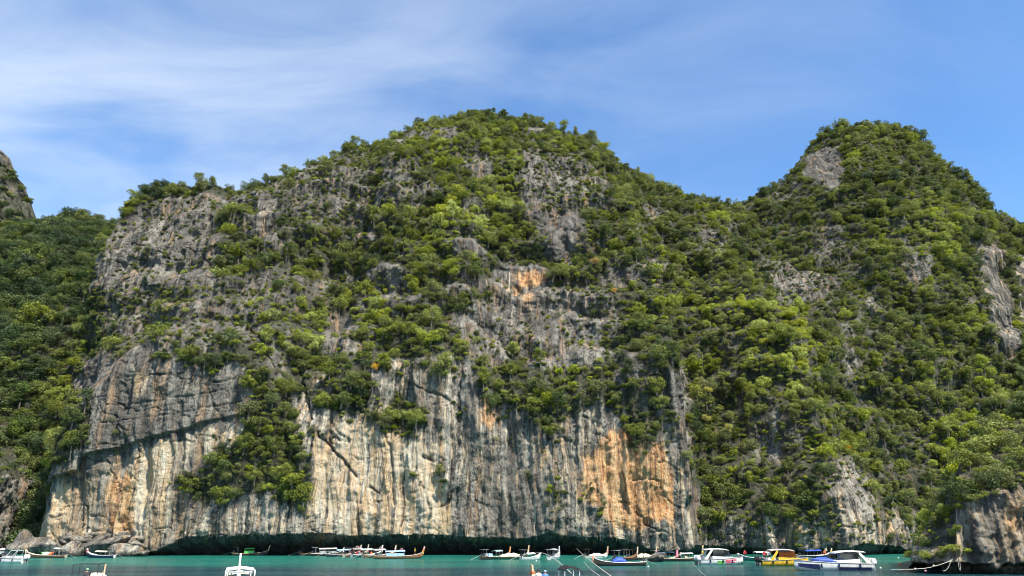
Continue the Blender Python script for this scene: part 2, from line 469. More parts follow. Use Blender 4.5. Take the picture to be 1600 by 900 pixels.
def water_material():
    m, nt = new_mat('sea_water')
    N = NT(nt)
    pos = N.n('ShaderNodeNewGeometry').outputs['Position']
    s = N.n('ShaderNodeSeparateXYZ', {0: pos})
    big = N.noise(N.mapping(pos, (.012, .03, 1)), 1.0, 3, .5)
    mid = N.noise(N.mapping(pos, (.05, .16, 1), (7, 3, 0)), 1.0, 4, .6)
    yy = N.math('ADD', s.outputs[1], N.math('MULTIPLY', N.math('SUBTRACT', big, .5), 90))
    yy = N.math('ADD', yy, N.math('MULTIPLY', N.math('SUBTRACT', mid, .5), 22))
    shallow = N.rng(yy, 96, 140)                       # pale sand shelf below the cliff
    deep = N.mix(N.rng(mid, .35, .65), rgb(.005, .030, .042), rgb(.014, .070, .080))
    shel = N.mix(N.rng(mid, .35, .65), rgb(.008, .115, .092), rgb(.016, .17, .130))
    c = N.mix(shallow, deep, shel)
    w1 = N.noise(N.mapping(pos, (.55, .9, 1)), 1.0, 5, .6, .4)
    w2 = N.noise(N.mapping(pos, (2.2, 3.4, 1), (5, 5, 0)), 1.0, 3, .55)
    h = N.math('ADD', N.math('MULTIPLY', w1, 1.0), N.math('MULTIPLY', w2, .22))
    bump = N.n('ShaderNodeBump', {'Strength': 1.0, 'Distance': 1.3, 'Height': h})
    bs = N.n('ShaderNodeBsdfPrincipled', {'Base Color': c, 'Roughness': .2, 'IOR': 1.33, 'Specular IOR Level': .2, 'Normal': bump.outputs[0]})
    N.n('ShaderNodeOutputMaterial', {0: bs.outputs[0]})
    return m


ROCK = rock_material()
LEAF = leaf_material()
BARK = bark_material()
WATER = water_material()


# ------------------------------------------------------------------ terrain sheets
def link(o, parent=None):
    COL.objects.link(o)
    if parent is not None:
        o.parent = parent
    return o


def grid_mesh(name, X, Y, Z, stain, mat, back=60.0, kind='structure'):
    """A sheet of rows x columns with a back skirt dropping away behind its ridge, so that it is a solid mass."""
    r, c = X.shape
    # two extra rows: over the ridge and down the far side
    X = np.vstack([X, X[-1:], X[-1:]])
    Y = np.vstack([Y, Y[-1:] + back * .35, Y[-1:] + back])
    Z = np.vstack([Z, Z[-1:] - back * .3, np.full((1, c), -3.0)])
    stain = np.concatenate([stain, stain[-1:], stain[-1:]], 0)
    r += 2
    co = np.stack([X, Y, Z], -1).reshape(-1, 3).astype(np.float32)
    i = np.arange(r * c).reshape(r, c)
    q = np.stack([i[:-1, :-1], i[:-1, 1:], i[1:, 1:], i[1:, :-1]], -1).reshape(-1, 4)
    me = bpy.data.meshes.new(name)
    me.vertices.add(len(co))
    me.vertices.foreach_set('co', co.ravel())
    me.loops.add(q.size)
    me.loops.foreach_set('vertex_index', q.ravel().astype(np.int32))
    me.polygons.add(len(q))
    me.polygons.foreach_set('loop_start', (np.arange(len(q)) * 4).astype(np.int32))
    me.polygons.foreach_set('loop_total', np.full(len(q), 4, np.int32))
    me.polygons.foreach_set('use_smooth', np.ones(len(q), bool))
    me.update(calc_edges=True)
    a = me.color_attributes.new('stain', 'FLOAT_COLOR', 'POINT')
    a.data.foreach_set('color', stain.reshape(-1, 4).astype(np.float32).ravel())
    me.materials.append(mat)
    o = link(bpy.data.objects.new(name, me))
    o['kind'] = kind
    return o


def poly_x(pts):
    P = np.array(sorted(pts))
    return lambda x: np.interp(x, P[:, 0], P[:, 1])


def ridge_fn(pts):
    zz, yy = [], []
    for px, py, y in pts:
        x, z = unproj(px, py, y)
        zz.append((x, z))
        yy.append((x, y))
    return poly_x(zz), poly_x(yy)


def rows(n_low, n_high, z_low):
    return n_low, n_high, z_low


def sheet(name, u, flare_l, flare_r, ridge, yface, zc, nlow, nhigh, zlow=8.0, zbot=-2.5, notch=None, corner=None, seed=1, rough=1.0, slope_rough=1.0,
          terr=.6, extra=None, veg0=.94, surveyed=True, stain0=(0, 0, .25), drop=2.0, jag=1.6, g_pow=1.0):
    Zr_f, Yr_f = ridge_fn(ridge)
    t = np.concatenate([np.linspace(0, 1, nlow, endpoint=False) * .05, .05 + .95 * np.linspace(0, 1, nhigh)])
    U, T = np.meshgrid(u, t)
    tl = np.clip((T - .05) / .95, 0, 1)
    X = U * (1 + np.where(U < 0, flare_l, flare_r) * tl)
    xtop = u * (1 + np.where(u < 0, flare_l, flare_r))
    Zr = Zr_f(xtop) - drop + jag * fbm(xtop / 9, xtop * 0, 0, seed + 40, 4)
    Zr = np.maximum(Zr, zlow + 1.0)[None, :]
    Z = np.where(T < .05, zbot + (zlow - zbot) * T / .05, zlow + (Zr - zlow) * tl)
    yf = yface(X)
    Zc = zc(X)
    Yr = np.maximum(Yr_f(X), yf + 4)
    tau = np.clip((Z - Zc) / np.maximum(Zr - Zc, 4.0), 0, 1)
    S = sstep(0, .10, tau)                       # 0 on the wall, 1 on the slope above
    g = (.88 * tau ** g_pow + .12 * tau ** 7)
    Y0 = yf + (Yr - yf) * g
    if corner is not None:
        Y0 = Y0 + corner(X, Z)
    px, py = proj(X, Y0, Z)
    # slope: ledges and short walls
    k = (Yr - yf) / np.maximum(Zr - Zc, 10)
    Lh = 13.0
    ph = Z / Lh + 1.1 * fbm(X / 42, Z / 50, 0, seed + 3, 3) + .25 * fbm(X / 9, Z / 20, 0, seed + 4, 2)
    fr = ph - np.floor(ph)
    ledge = sstep(.52, 1.0, fr)
    calm = 1 - .85 * sstep(.72, 1.0, tau)            # the crest itself keeps to its line
    Y = Y0 + calm * terr * S * k * Lh * (ledge - fr + .25)
    # broad buttresses and gullies
    Y = Y + calm * (1.5 + 4.8 * slope_rough * S) * fbm(X / 26, Z / 46, 0, seed + 5, 3)
    # rock relief
    wx = X + 1.6 * fbm(X / 9, Z / 12, 0, seed + 6, 2)
    rid = 1 - 2 * np.abs(vnoise(wx / 2.6, Z / 21, 0, seed + 7))
    rid2 = 1 - 2 * np.abs(vnoise(wx / 1.05 + .08 * Z, Z / 11, 0, seed + 8))
    flute = (1 - .45 * S) * rough
    rid0 = 1 - 2 * np.abs(vnoise(wx / 5.5, Z / 26, 0, seed + 17))
    Y = Y - .9 * flute * rid0 - .85 * flute * rid - .36 * flute * rid2
    Y = Y - rough * 1.15 * fbm(X / 6.5, Z / 9.5, 0, seed + 9, 5, .55)
    Y = Y - S * rough * 1.1 * (1 - 2 * np.abs(fbm(X / 5.0, Z / 8.5, 0, seed + 18, 3)))
    bl = np.abs(fbm(X / 3.2, Z / 3.0, 0, seed + 10, 4, .6))
    Y = Y + rough * .55 * bl * (.5 + .8 * S)
    for sc, zx, sd, dp in ((9.0, .8, 12, .9), (5.0, 1.5, 13, .6), (3.5, .6, 14, .4)):
        n_ = fbm((X + .35 * Z) / sc, Z / (sc * zx), 0, seed + sd, 3)
        Y = Y + rough * dp * np.exp(-np.abs(n_) / .016) * sstep(-.2, .3, vnoise(X / 14, Z / 14, 0, seed + sd + 9))
    xr, zr_ = X * .82 + Z * .57, Z * .82 - X * .57
    Y = Y - rough * (.20 * fbm(xr / 1.5, zr_ / 1.5, Y0 / 9, seed + 15, 2) + .10 * vnoise(xr / .6 + 3 * wx, zr_ / .7, 0, seed + 16))
    X2 = X + .25 * rough * fbm(X / 2.0, Z / 2.5, 0, seed + 11, 3)
    if surveyed:
        for pts, w, dep in CRACKS:
            d = line_dist(px + 4 * fbm(X / 3, Z / 3, 0, 3, 3), py + 4 * fbm(X / 3, Z / 3, 0, 4, 3), pts)
            wv_ = w * (.55 + .9 * np.clip(.5 + fbm(X / 2.2, Z / 2.2, 0, 9, 3), 0, 1.2))
            Y = Y + dep * (1 - sstep(0, wv_, d)) * sstep(-.7, -.1, vnoise(X / 3.1, Z / 3.1, 0, 10))
    if extra is not None:
        Y = Y + extra(X, Z, px, py, S)
    cave = 0
    if notch is not None:
        zl, rec = notch(X)
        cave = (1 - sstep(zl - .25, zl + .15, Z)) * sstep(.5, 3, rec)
        Y = Y + rec * (1 - sstep(-.15 * zl, zl + .15, Z)) * sstep(0, .4, zl) + .8 * sstep(0, 2, rec) * (1 - sstep(zl - .3, zl, Z))
    # cover and stains
    jx = px + 13 * fbm(X / 4, Z / 7, 0, seed + 20, 4)
    jy = py + 16 * fbm(X / 4, Z / 7, 0, seed + 21, 4)
    cover = np.full(X.shape, veg0, np.float32)
    if surveyed:
        wall = (1 - ledge) * S
        patchy = .18 + .44 * sstep(1090, 980, px)
        cover = cover - .10 * wall - patchy * sstep(.16, .55, fbm(X / 11, Z / 9, 0, seed + 22, 4))
        for pts, v in BARE:
            m = poly_mask(jx, jy, pts, 8 if v < .1 else 24)
            cover = cover * (1 - m) + v * m
        cover = np.maximum(cover, .95 * sstep(.90, .97, tau) * (1 - .7 * sstep(.1, .5, fbm(X / 8, Z / 8, 0, seed + 23, 2))))
        for pts, v in SHRUBS:
            m = poly_mask(jx, jy, pts, 7)
            cover = np.maximum(cover, v * m)
        so = survey(jx, jy, ORANGE, 0, 14, 'max')
        scr = survey(jx, jy, CREAM, .22, 10)
        sdk = np.maximum(survey(jx, jy, DARK, .28, 12), .72 * sstep(610, 500, py))
    else:
        so = np.full(X.shape, stain0[0]); scr = np.full(X.shape, stain0[1]); sdk = np.full(X.shape, stain0[2])
        cover = cover - .45 * sstep(.1, .5, fbm(X / 12, Z / 10, 0, seed + 22, 4))
    cover = np.clip(cover, 0, 1)
    so, scr, sdk = so * (1 - cave), scr * (1 - .9 * cave), np.maximum(sdk, 1.0 * cave)  # wet dark cave rock; its shade is also deepened in the colour
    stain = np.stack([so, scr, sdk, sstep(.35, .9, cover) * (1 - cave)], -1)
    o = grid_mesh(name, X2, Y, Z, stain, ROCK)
    return dict(o=o, X=X2, Y=Y, Z=Z, cover=cover, px=px, py=py, S=S, seed=seed)


BX = .1435   # metres per photo pixel along the foot of the wall
yface_main = poly_x([((p - 800) * BX, y + 6) for p, y in [(-250, 196), (-100, 194), (-30, 189), (30, 179), (60, 173), (120, 170), (235, 168), (400, 169), (560, 171), (700, 172), (850, 172), (960, 170), (1040, 168), (1082, 168.5), (1094, 176), (1130, 183), (1180, 181), (1230, 177), (1290, 173), (1340, 170), (1380, 173), (1430, 180), (1500, 190), (1600, 196)]])
zc_main = poly_x([((p - 800) * BX, z) for p, z in [(-50, 20), (30, 25), (100, 34), (150, 46), (200, 50), (330, 48), (390, 42), (420, 30), (480, 30), (500, 38), (560, 40), (640, 44), (720, 46), (760, 38), (830, 36), (900, 36), (960, 38), (1000, 42), (1060, 46), (1082, 44), (1100, 10), (1180, 8), (1270, 9), (1300, 13), (1345, 13), (1390, 8), (1600, 7)]])
lip_f = poly_x([((p - 800) * BX, z) for p, z in [(150, .05), (215, .1), (240, 1.6), (300, 4.3), (400, 5.3), (500, 5.3), (600, 4.9), (700, 4.4), (760, 5.1), (850, 4.8), (950, 4.1), (990, 2.4), (1010, 1.3), (1080, 1.6), (1100, 1.7), (1300, 1.8), (1430, 2.0), (1500, 2.0)]])
rec_f = poly_x([((p - 800) * BX, z) for p, z in [(150, 0), (215, 0), (245, 3), (300, 7), (400, 10), (900, 10), (980, 7), (1005, 2), (1100, 2.2), (1430, 2.5)]])


def notch_main(X):
    zl = .86 * lip_f(X) + (1.1 * fbm(X / 9, X * 0, 0, 61, 4, .6) + .12) * sstep(.3, 2, lip_f(X)) + .15 * vnoise(X / .5, X * 0, 0, 62) * sstep(.3, 2, lip_f(X))
    return zl, rec_f(X)


def corner_main(X, Z):
    xl = np.where(Z < 45, -115 + .19 * Z, -106.5 - .45 * (Z - 45))
    xl = np.maximum(xl, -128) + 1.5 * vnoise(Z / 9, Z * 0, 0, 71)
    d = np.maximum(xl - X, 0)
    return np.minimum(.55 * d, 12)


def extra_main(X, Z, px, py, S):
    slab = poly_mask(px + 2 * vnoise(X / 3, Z / 3, 0, 81), py + 3 * vnoise(X / 3, Z / 3, 0, 82), LEDGE_UP + [(420, 600), (420, 480), (20, 480)], 1.6)
    e = -1.7 * slab * (1 - .55 * sstep(130, 395, px)) * sstep(500, 590, py) * (1 - sstep(385, 415, px)) * sstep(10, 60, px)
    # the tall arete right of the orange wall and rock bands higher up stand proud
    e = e - 2.0 * poly_mask(px, py, [(1035, 570), (1062, 580), (1085, 660), (1092, 780), (1070, 780), (1055, 660)], 9)
    for pts in ([(1192, 400), (1300, 435), (1302, 468), (1200, 468)], [(815, 235), (940, 270), (940, 325), (905, 332), (920, 395), (860, 402), (815, 350)], [(1524, 383), (1548, 380), (1574, 550), (1548, 545)]):
        e = e - 1.8 * poly_mask(px, py, pts, 10)
    return e


RIDGE_MAIN = [(-90, 790, 204), (-40, 745, 207), (0, 700, 210), (40, 630, 214), (80, 560, 217), (120, 500, 220), (148, 440, 222), (165, 385, 223), (185, 347, 222), (200, 314, 224), (225, 294, 226), (255, 281, 228), (300, 282, 230), (340, 286, 232), (375, 297, 236), (420, 284, 240), (450, 270, 244), (490, 252, 248), (525, 246, 250), (545, 228, 254), (580, 226, 256), (620, 208, 258), (650, 192, 260), (700, 186, 262), (740, 174, 264), (790, 175, 266), (830, 184, 268), (880, 199, 270), (920, 216, 273), (960, 244, 277), (1000, 270, 282), (1040, 290, 286), (1085, 305, 290), (1120, 314, 292), (1150, 316, 292), (1180, 297, 293), (1225, 279, 296), (1240, 257, 298), (1265, 222, 300), (1286, 201, 300), (1325, 191, 300), (1370, 189, 300), (1410, 195, 300), (1438, 213, 299), (1456, 242, 298), (1485, 264, 296), (1515, 280, 294), (1535, 304, 292), (1550, 322, 290), (1600, 344, 288), (1700, 392, 285), (1900, 420, 280)]
sheets = []
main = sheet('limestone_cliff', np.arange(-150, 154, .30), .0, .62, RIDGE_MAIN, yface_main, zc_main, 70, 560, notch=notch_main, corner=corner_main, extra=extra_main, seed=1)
main['o']['label'] = 'grey and orange streaked limestone cliff rising to two forested peaks'
sheets.append(main)

RIDGE_VALLEY = [(-300, 330, 335), (-60, 348, 330), (0, 355, 330), (40, 348, 325), (60, 342, 322), (100, 337, 318), (125, 333, 315), (150, 341, 312), (175, 348, 310), (200, 352, 308), (260, 380, 305), (330, 420, 300)]
valley = sheet('forested_valley', np.arange(-165, -84, .55), 1.0, 1.0, RIDGE_VALLEY, lambda x: 192 + 0 * x, lambda x: 6 + 0 * x, 14, 240, zlow=4, seed=101, veg0=1.1, surveyed=False, stain0=(0, .3, .4), terr=.35, slope_rough=1.6)
sheets.append(valley)
RIDGE_FAR = [(-300, 60, 430), (-120, 140, 430), (-40, 195, 430), (0, 232, 430), (20, 246, 430), (35, 275, 430), (47, 305, 430), (60, 345, 430), (90, 410, 430), (140, 480, 430)]
far = sheet('distant_peak', np.arange(-480, -240, 1.0), .08, 0, RIDGE_FAR, lambda x: 392 + 0 * x, lambda x: 30 + 0 * x, 4, 240, zlow=20, zbot=0, seed=201, rough=2.6, veg0=.8, surveyed=False, stain0=(0.0, .3, .5), terr=.5)
sheets.append(far)


def mass(name, outline, inner, wall, step, nz, zbot, seed, rough, lip, rec, bare_fn, stain_fn, cover0):
    """A rock mass walled along a plan line, its back rising to an inner line."""
    O, I, W = np.array(outline, float), np.array(inner, float), np.array(wall, float)
    s = np.concatenate([[0], np.cumsum(np.hypot(*np.diff(O, axis=0).T))])
    u = np.arange(0, s[-1], step)
    f = lambda a: np.interp(u, s, a)
    ox, oy, ix, iy, iz, w = f(O[:, 0]), f(O[:, 1]), f(I[:, 0]), f(I[:, 1]), f(I[:, 2]), f(W)
    tx, ty = np.gradient(ox), np.gradient(oy)
    L = np.hypot(tx, ty)
    k = 9
    ker = np.ones(2 * k + 1) / (2 * k + 1)
    nx, ny = ty / L, -tx / L
    nx = np.convolve(np.pad(nx, k, mode='edge'), ker, 'valid'); ny = np.convolve(np.pad(ny, k, mode='edge'), ker, 'valid')
    nw = int(nz * .5)
    t = np.concatenate([np.linspace(0, 1, nw, endpoint=False), 1 + np.linspace(0, 1, nz - nw)])[:, None]
    a, b_ = np.clip(t, 0, 1), np.clip(t - 1, 0, 1)
    w = w * (1 + .16 * fbm(u / 2.0, u * 0, 0, seed, 4))
    Z = (zbot + (w - zbot) * a) + np.maximum(iz - w, .3) * b_ ** .85
    X = ox + (ix - ox) * b_ + 0 * Z
    Y = oy + (iy - oy) * b_ + 0 * Z
    U = u[None, :] + 0 * Z
    S = sstep(0, .15, b_ + 0 * Z)
    rid = 1 - 2 * np.abs(vnoise(U / 1.5, Z / 9, 0, seed + 1))
    dsp = rough * (.55 * rid + .3 * (1 - 2 * np.abs(vnoise(U / .7, Z / 4, 0, seed + 2))) + 1.3 * fbm(U / 4.5, Z / 5, 0, seed + 3, 5, .55) - .6 * np.abs(fbm(U / 1.6, Z / 1.6, 0, seed + 4, 4)))
    zl = lip(ox)[None, :] + .25 * vnoise(U / .7, U * 0, 0, seed + 6)
    dsp = dsp - rec * (1 - sstep(zl - .35, zl, Z))
    X = X + nx * dsp
    Y = Y + ny * dsp
    Z = Z + S * rough * .9 * fbm(X / 4, Y / 4, 0, seed + 5, 4)
    px, py = proj(X, Y, Z)
    jx, jy = px + 4 * fbm(X / 2, Z / 2, 0, 5, 3), py + 4 * fbm(X / 2, Z / 2, 0, 6, 3)
    cover = np.clip(bare_fn(jx, jy, np.full(X.shape, cover0, np.float32) * sstep(.0, .1, S)), 0, 1)
    so, scr, sdk = stain_fn(jx, jy)
    stain = np.stack([so, scr + 0 * so, sdk + 0 * so, sstep(.35, .9, cover)], -1)
    o = grid_mesh(name, X, Y, Z, stain, ROCK, back=14)
    return dict(o=o, X=X, Y=Y, Z=Z, cover=cover, px=px, py=py, S=S, seed=seed)


pillar = mass('rock_pillar', [(-132, 235), (-126, 205), (-122.5, 187), (-123.5, 182), (-131, 181), (-165, 183)], [(-147, 238, 36), (-140, 208, 31), (-134, 196, 24), (-135, 192, 24), (-141, 191, 26), (-170, 197, 36)], [17, 17, 17, 17, 18, 19],
              .3, 140, -1.5, 301, 1.5, lambda x: 1.6 + 0 * x, 1.5, lambda x, y, c: c, lambda x, y: (0 * x, .3, .5), .9)
sheets.append(pillar)
BARE_HEAD = [([(1495, 805), (1520, 772), (1560, 762), (1660, 755), (1660, 900), (1420, 900), (1425, 850), (1470, 860), (1505, 848)], .02)]
ORANGE_HEAD = [([(1568, 790), (1592, 785), (1592, 832), (1572, 835)], .9), ([(1505, 768), (1570, 760), (1565, 800), (1545, 790), (1510, 792)], .35), (box(1545, 800, 1562, 860), .3)]
lip_head = poly_x([(46, .9), (52, 1.3), (56.6, 1.3), (57.1, .45), (57.7, 1.3), (66, 1.2), (100, 1.4)])


def head_bare(x, y, c):
    for pts, v in BARE_HEAD:
        mk = poly_mask(x, y, pts, 6)
        c = c * (1 - mk) + v * mk
    return c


head = mass('rocky_headland', [(84, 150), (64, 120), (55, 106), (50.8, 99), (51.2, 96), (52.3, 94.8), (53.3, 94.2), (54.5, 93.8), (60, 93), (75, 94), (115, 96)],
            [(94, 142, 24), (76, 124, 19), (66, 112, 13), (56, 104, 5), (57, 103, 6), (58, 102, 8), (60, 103, 11.5), (62, 104, 14), (68, 108, 18), (80, 112, 26), (115, 118, 36)],
            [2, 2, 2, 1.9, 1.9, 2.2, 2.9, 8.8, 10, 11, 12], .15, 170, -1, 401, .85, lip_head, 3.4, head_bare,
            lambda x, y: (survey(x, y, ORANGE_HEAD, 0, 5, 'max'), .75, .5), 1.0)
sheets.append(head)

# ------------------------------------------------------------------ water
me = bpy.data.meshes.new('water')
S_ = 6000
me.from_pydata([(-S_, -S_, 0), (S_, -S_, 0), (S_, S_, 0), (-S_, S_, 0)], [], [(0, 1, 2, 3)])
me.materials.append(WATER)
water = link(bpy.data.objects.new('water', me))
water['kind'] = 'structure'


# ------------------------------------------------------------------ trees: prototypes (unit crown radius), then places
def leaf_quads(rng, centres, radii, n, size, flat=.75, up=.35, jitter=.55):
    """Leaf sprays as small bent quads on the shells of a crown's clumps."""
    V, F = [], []
    w = np.array([r ** 2 for r in radii]); w = w / w.sum()
    ks = rng.choice(len(centres), n, p=w)
    for k in ks:
        c, r = centres[k], radii[k]
        d = rng.normal(size=3)
        d[2] += up
        d /= np.linalg.norm(d) + 1e-6
        rr = r * (rng.uniform(.55, 1.08))
        p = c + d * np.array([rr, rr, rr * flat])
        nrm = d * np.array([1, 1, 1.25]) + rng.normal(size=3) * jitter
        nrm /= np.linalg.norm(nrm)
        a = np.cross(nrm, rng.normal(size=3)); a /= np.linalg.norm(a) + 1e-6
        b = np.cross(nrm, a)
        s = size * rng.uniform(.6, 1.35)
        e = s * rng.uniform(.45, .8)
        i = len(V)
        V += [p - a * s, p - b * e + nrm * s * .12, p + a * s, p + b * e + nrm * s * .12]
        F.append((i, i + 1, i + 2, i + 3))
    return V, F


def limb(V, F, p0, p1, r0, r1, sides=5):
    p0, p1 = Vector(p0), Vector(p1)
    q = (p1 - p0).to_track_quat('Z', 'Y')
    i = len(V)
    for p, r in ((p0, r0), (p1, r1)):
        for k in range(sides):
            a = 2 * math.pi * k / sides
            V.append(tuple(p + q @ Vector((r * math.cos(a), r * math.sin(a), 0))))
    for k in range(sides):
        F.append((i + k, i + (k + 1) % sides, i + sides + (k + 1) % sides, i + sides + k))


def mk_mesh(name, V, F, mats, idx=None, smooth=False):
    me = bpy.data.meshes.new(name)
    me.from_pydata([tuple(v) for v in V], [], F)
    for m in mats:
        me.materials.append(m)
    if idx is not None:
        me.polygons.foreach_set('material_index', np.array(idx, np.int32))
    if smooth:
        me.polygons.foreach_set('use_smooth', np.ones(len(F), bool))
    me.update()
    return me


def make_proto(kind, seed):
    """Returns (trunk V,F), (crown V,F); crown radius about 1, foot at the origin."""
    rng = np.random.default_rng(seed)
    TV, TF = [], []
    cs, rs = [], []
    if kind == 'broad':
        h = rng.uniform(.35, .65)
        nb = rng.integers(13, 18)
        top = np.array([rng.uniform(-.15, .15), rng.uniform(-.15, .15), h])
        limb(TV, TF, (0, 0, -.5), top * .6, .085, .06)
        limb(TV, TF, top * .6, top, .06, .04)
        for k in range(nb):
            a = k * 2.4 + rng.uniform(-.4, .4)
            rad = .74 * math.sqrt((k + .4) / nb) * rng.uniform(.85, 1.15)
            c = np.array([rad * math.cos(a), rad * math.sin(a), h + .55 * (1 - rad * rad) * rng.choice([1, 1, .2, -.5]) + rng.uniform(-.2, .15)])
            cs.append(c); rs.append(rng.uniform(.26, .46))
            if k % 2:
                limb(TV, TF, top * .75, c, .035, .012, 4)
        cv, cf = leaf_quads(rng, cs, rs, 1700, .056, .8, .3)
    elif kind == 'tall':
        h = rng.uniform(1.3, 1.7)
        limb(TV, TF, (0, 0, -.5), (.06, 0, h * .6), .07, .05)
        limb(TV, TF, (.06, 0, h * .6), (0, .05, h + .2), .05, .03)
        nb = 12
        for k in range(nb):
            a = rng.uniform(0, 6.28)
            f = k / nb
            rad = (.62 * math.sin(.5 + 2.4 * f)) * rng.uniform(.4, 1.1)
            c = np.array([rad * math.cos(a), rad * math.sin(a), .75 + f * 1.15])
            cs.append(c); rs.append(rng.uniform(.24, .42))
            if k % 2:
                limb(TV, TF, (0, 0, c[2] - .3), c, .03, .01, 4)
        cv, cf = leaf_quads(rng, cs, rs, 1600, .056, .85, .3)
    elif kind == 'bush':
        nb = 6
        for k in range(nb):
            a = k * 1.3
            rad = rng.uniform(.15, .62)
            c = np.array([rad * math.cos(a), rad * math.sin(a), rng.uniform(.25, .62)])
            cs.append(c); rs.append(rng.uniform(.32, .52))
            limb(TV, TF, (0, 0, -.4), c, .04, .012, 4)
        cv, cf = leaf_quads(rng, cs, rs, 560, .098, .85, .35)
    elif kind == 'feather':   # bamboo-like arching plumes
        cv, cf = [], []
        for k in range(13):
            a = rng.uniform(0, 6.28)
            L = rng.uniform(.9, 1.5)
            base = np.array([rng.uniform(-.15, .15), rng.uniform(-.15, .15), -.2])
            pts = []
            for j in range(6):
                f = j / 5
                pts.append(base + np.array([math.cos(a) * L * .8 * f ** 1.8, math.sin(a) * L * .8 * f ** 1.8, L * (1.45 * f - .45 * f * f)]))
            for j in range(5):
                limb(TV, TF, pts[j], pts[j + 1], .018, .013, 3)
            for j in range(62):
                f = rng.uniform(.3, 1.0)
                q = f * 5
                i0 = min(int(q), 4)
                p = pts[i0] * (1 - (q - i0)) + pts[i0 + 1] * (q - i0) + rng.normal(size=3) * .1
                nrm = np.array([0, 0, .8]) + rng.normal(size=3) * .55
                nrm /= np.linalg.norm(nrm)
                dr = np.array([math.cos(a), math.sin(a), -.35]) + rng.normal(size=3) * .6
                aa = np.cross(nrm, dr); aa /= np.linalg.norm(aa)
                bb = np.cross(nrm, aa)
                s = .10 * rng.uniform(.6, 1.3)
                i = len(cv)
                cv += [p - bb * s, p - aa * s * .4, p + bb * s, p + aa * s * .4]
                cf.append((i, i + 1, i + 2, i + 3))
    else:                     # 'dry': sparse grey scrub, mostly twigs
        for k in range(22):
            a = rng.uniform(0, 6.28)
            e = np.array([math.cos(a) * rng.uniform(.3, .9), math.sin(a) * rng.uniform(.3, .9), rng.uniform(.3, 1.1)])
            m_ = e * .5 + rng.normal(size=3) * .1
            limb(TV, TF, (0, 0, -.3), m_, .03, .02, 3)
            limb(TV, TF, m_, e, .02, .008, 3)
            cs.append(e); rs.append(.22)
        cv, cf = leaf_quads(rng, cs, rs, 230, .085, .9, .2, .8)
    return (TV, TF), (cv, cf)


PROTO_KINDS = ['broad', 'broad', 'broad', 'broad', 'tall', 'tall', 'bush', 'bush', 'bush', 'feather', 'feather', 'dry', 'dry']
proto_col = bpy.data.collections.new('tree_prototypes')     # not linked to the scene
PROTO = []
for i, kd in enumerate(PROTO_KINDS):
    (tv, tf), (cv, cf) = make_proto(kd, 900 + i)
    tm = mk_mesh('trunk', tv, tf, [BARK])
    cm = mk_mesh('crown', cv, cf, [LEAF])
    n0 = len(tv)
    jm = mk_mesh('tree_shape', list(tv) + list(cv), list(tf) + [tuple(v + n0 for v in f) for f in cf], [BARK, LEAF], [0] * len(tf) + [1] * len(cf))
    ob = bpy.data.objects.new('p%02d' % i, jm)
    proto_col.objects.link(ob)
    PROTO.append((tm, cm))
K_BROAD, K_TALL, K_BUSH, K_FEATHER, K_DRY = [0, 1, 2, 3], [4, 5], [6, 7, 8], [9, 10], [11, 12]


def cells(sh, du, dz):
    """Grid indices spread about every du x dz metres over a sheet."""
    X, Z = sh['X'], sh['Z']
    r, c = X.shape
    key = (np.floor(X / du).astype(np.int64) * 100003 + np.floor((Z + .5 * du * (np.floor(X / du) % 2)) / dz).astype(np.int64)).ravel()
    perm = RNG.permutation(key.size)
    _, first = np.unique(key[perm], return_index=True)
    return perm[first]


PLANTS = []   # x y z radius proto tint rot px py


def grow(sh, du, dz, rmin, rmax, kinds, tint0, tint_var, cover_fn, seed, sink=.35, out=.3, clump=0.0):
    rng = np.random.default_rng(seed)
    idx = cells(sh, du, dz)
    cov = cover_fn(sh['cover'].ravel()[idx])
    x, y, z = sh['X'].ravel()[idx], sh['Y'].ravel()[idx], sh['Z'].ravel()[idx]
    px, py = proj(x, y, z)
    if clump:
        cov = cov * (1 - clump + 2.2 * clump * sstep(-.12, .35, fbm(x / 4.5, z / 3.8, 0, seed + 9, 3)))
    keep = (rng.random(len(idx)) < cov) & (z > 2.0) & (px > -160) & (px < 2100) & (py > 100)
    x, y, z, px, py = x[keep], y[keep], z[keep], px[keep], py[keep]
    n = len(x)
    rad = rmin + (rmax - rmin) * rng.random(n) ** 2.2
    tint = tint0 + tint_var * fbm(x / 16, z / 13, y / 30, seed + 3, 3) + rng.normal(size=n) * .11
    tint = tint + survey(px, py, BRIGHT, 0, 14, 'add')
    kx = np.array([kinds[int(v)] for v in rng.integers(0, len(kinds), n)])
    for i in range(n):
        PLANTS.append((x[i], y[i] - out * rad[i], z[i] - sink * rad[i], rad[i], int(kx[i]), float(np.clip(tint[i], .02, .74)), rng.uniform(0, 6.28), px[i], py[i]))


TREES = K_BROAD * 3 + K_TALL * 2 + K_FEATHER
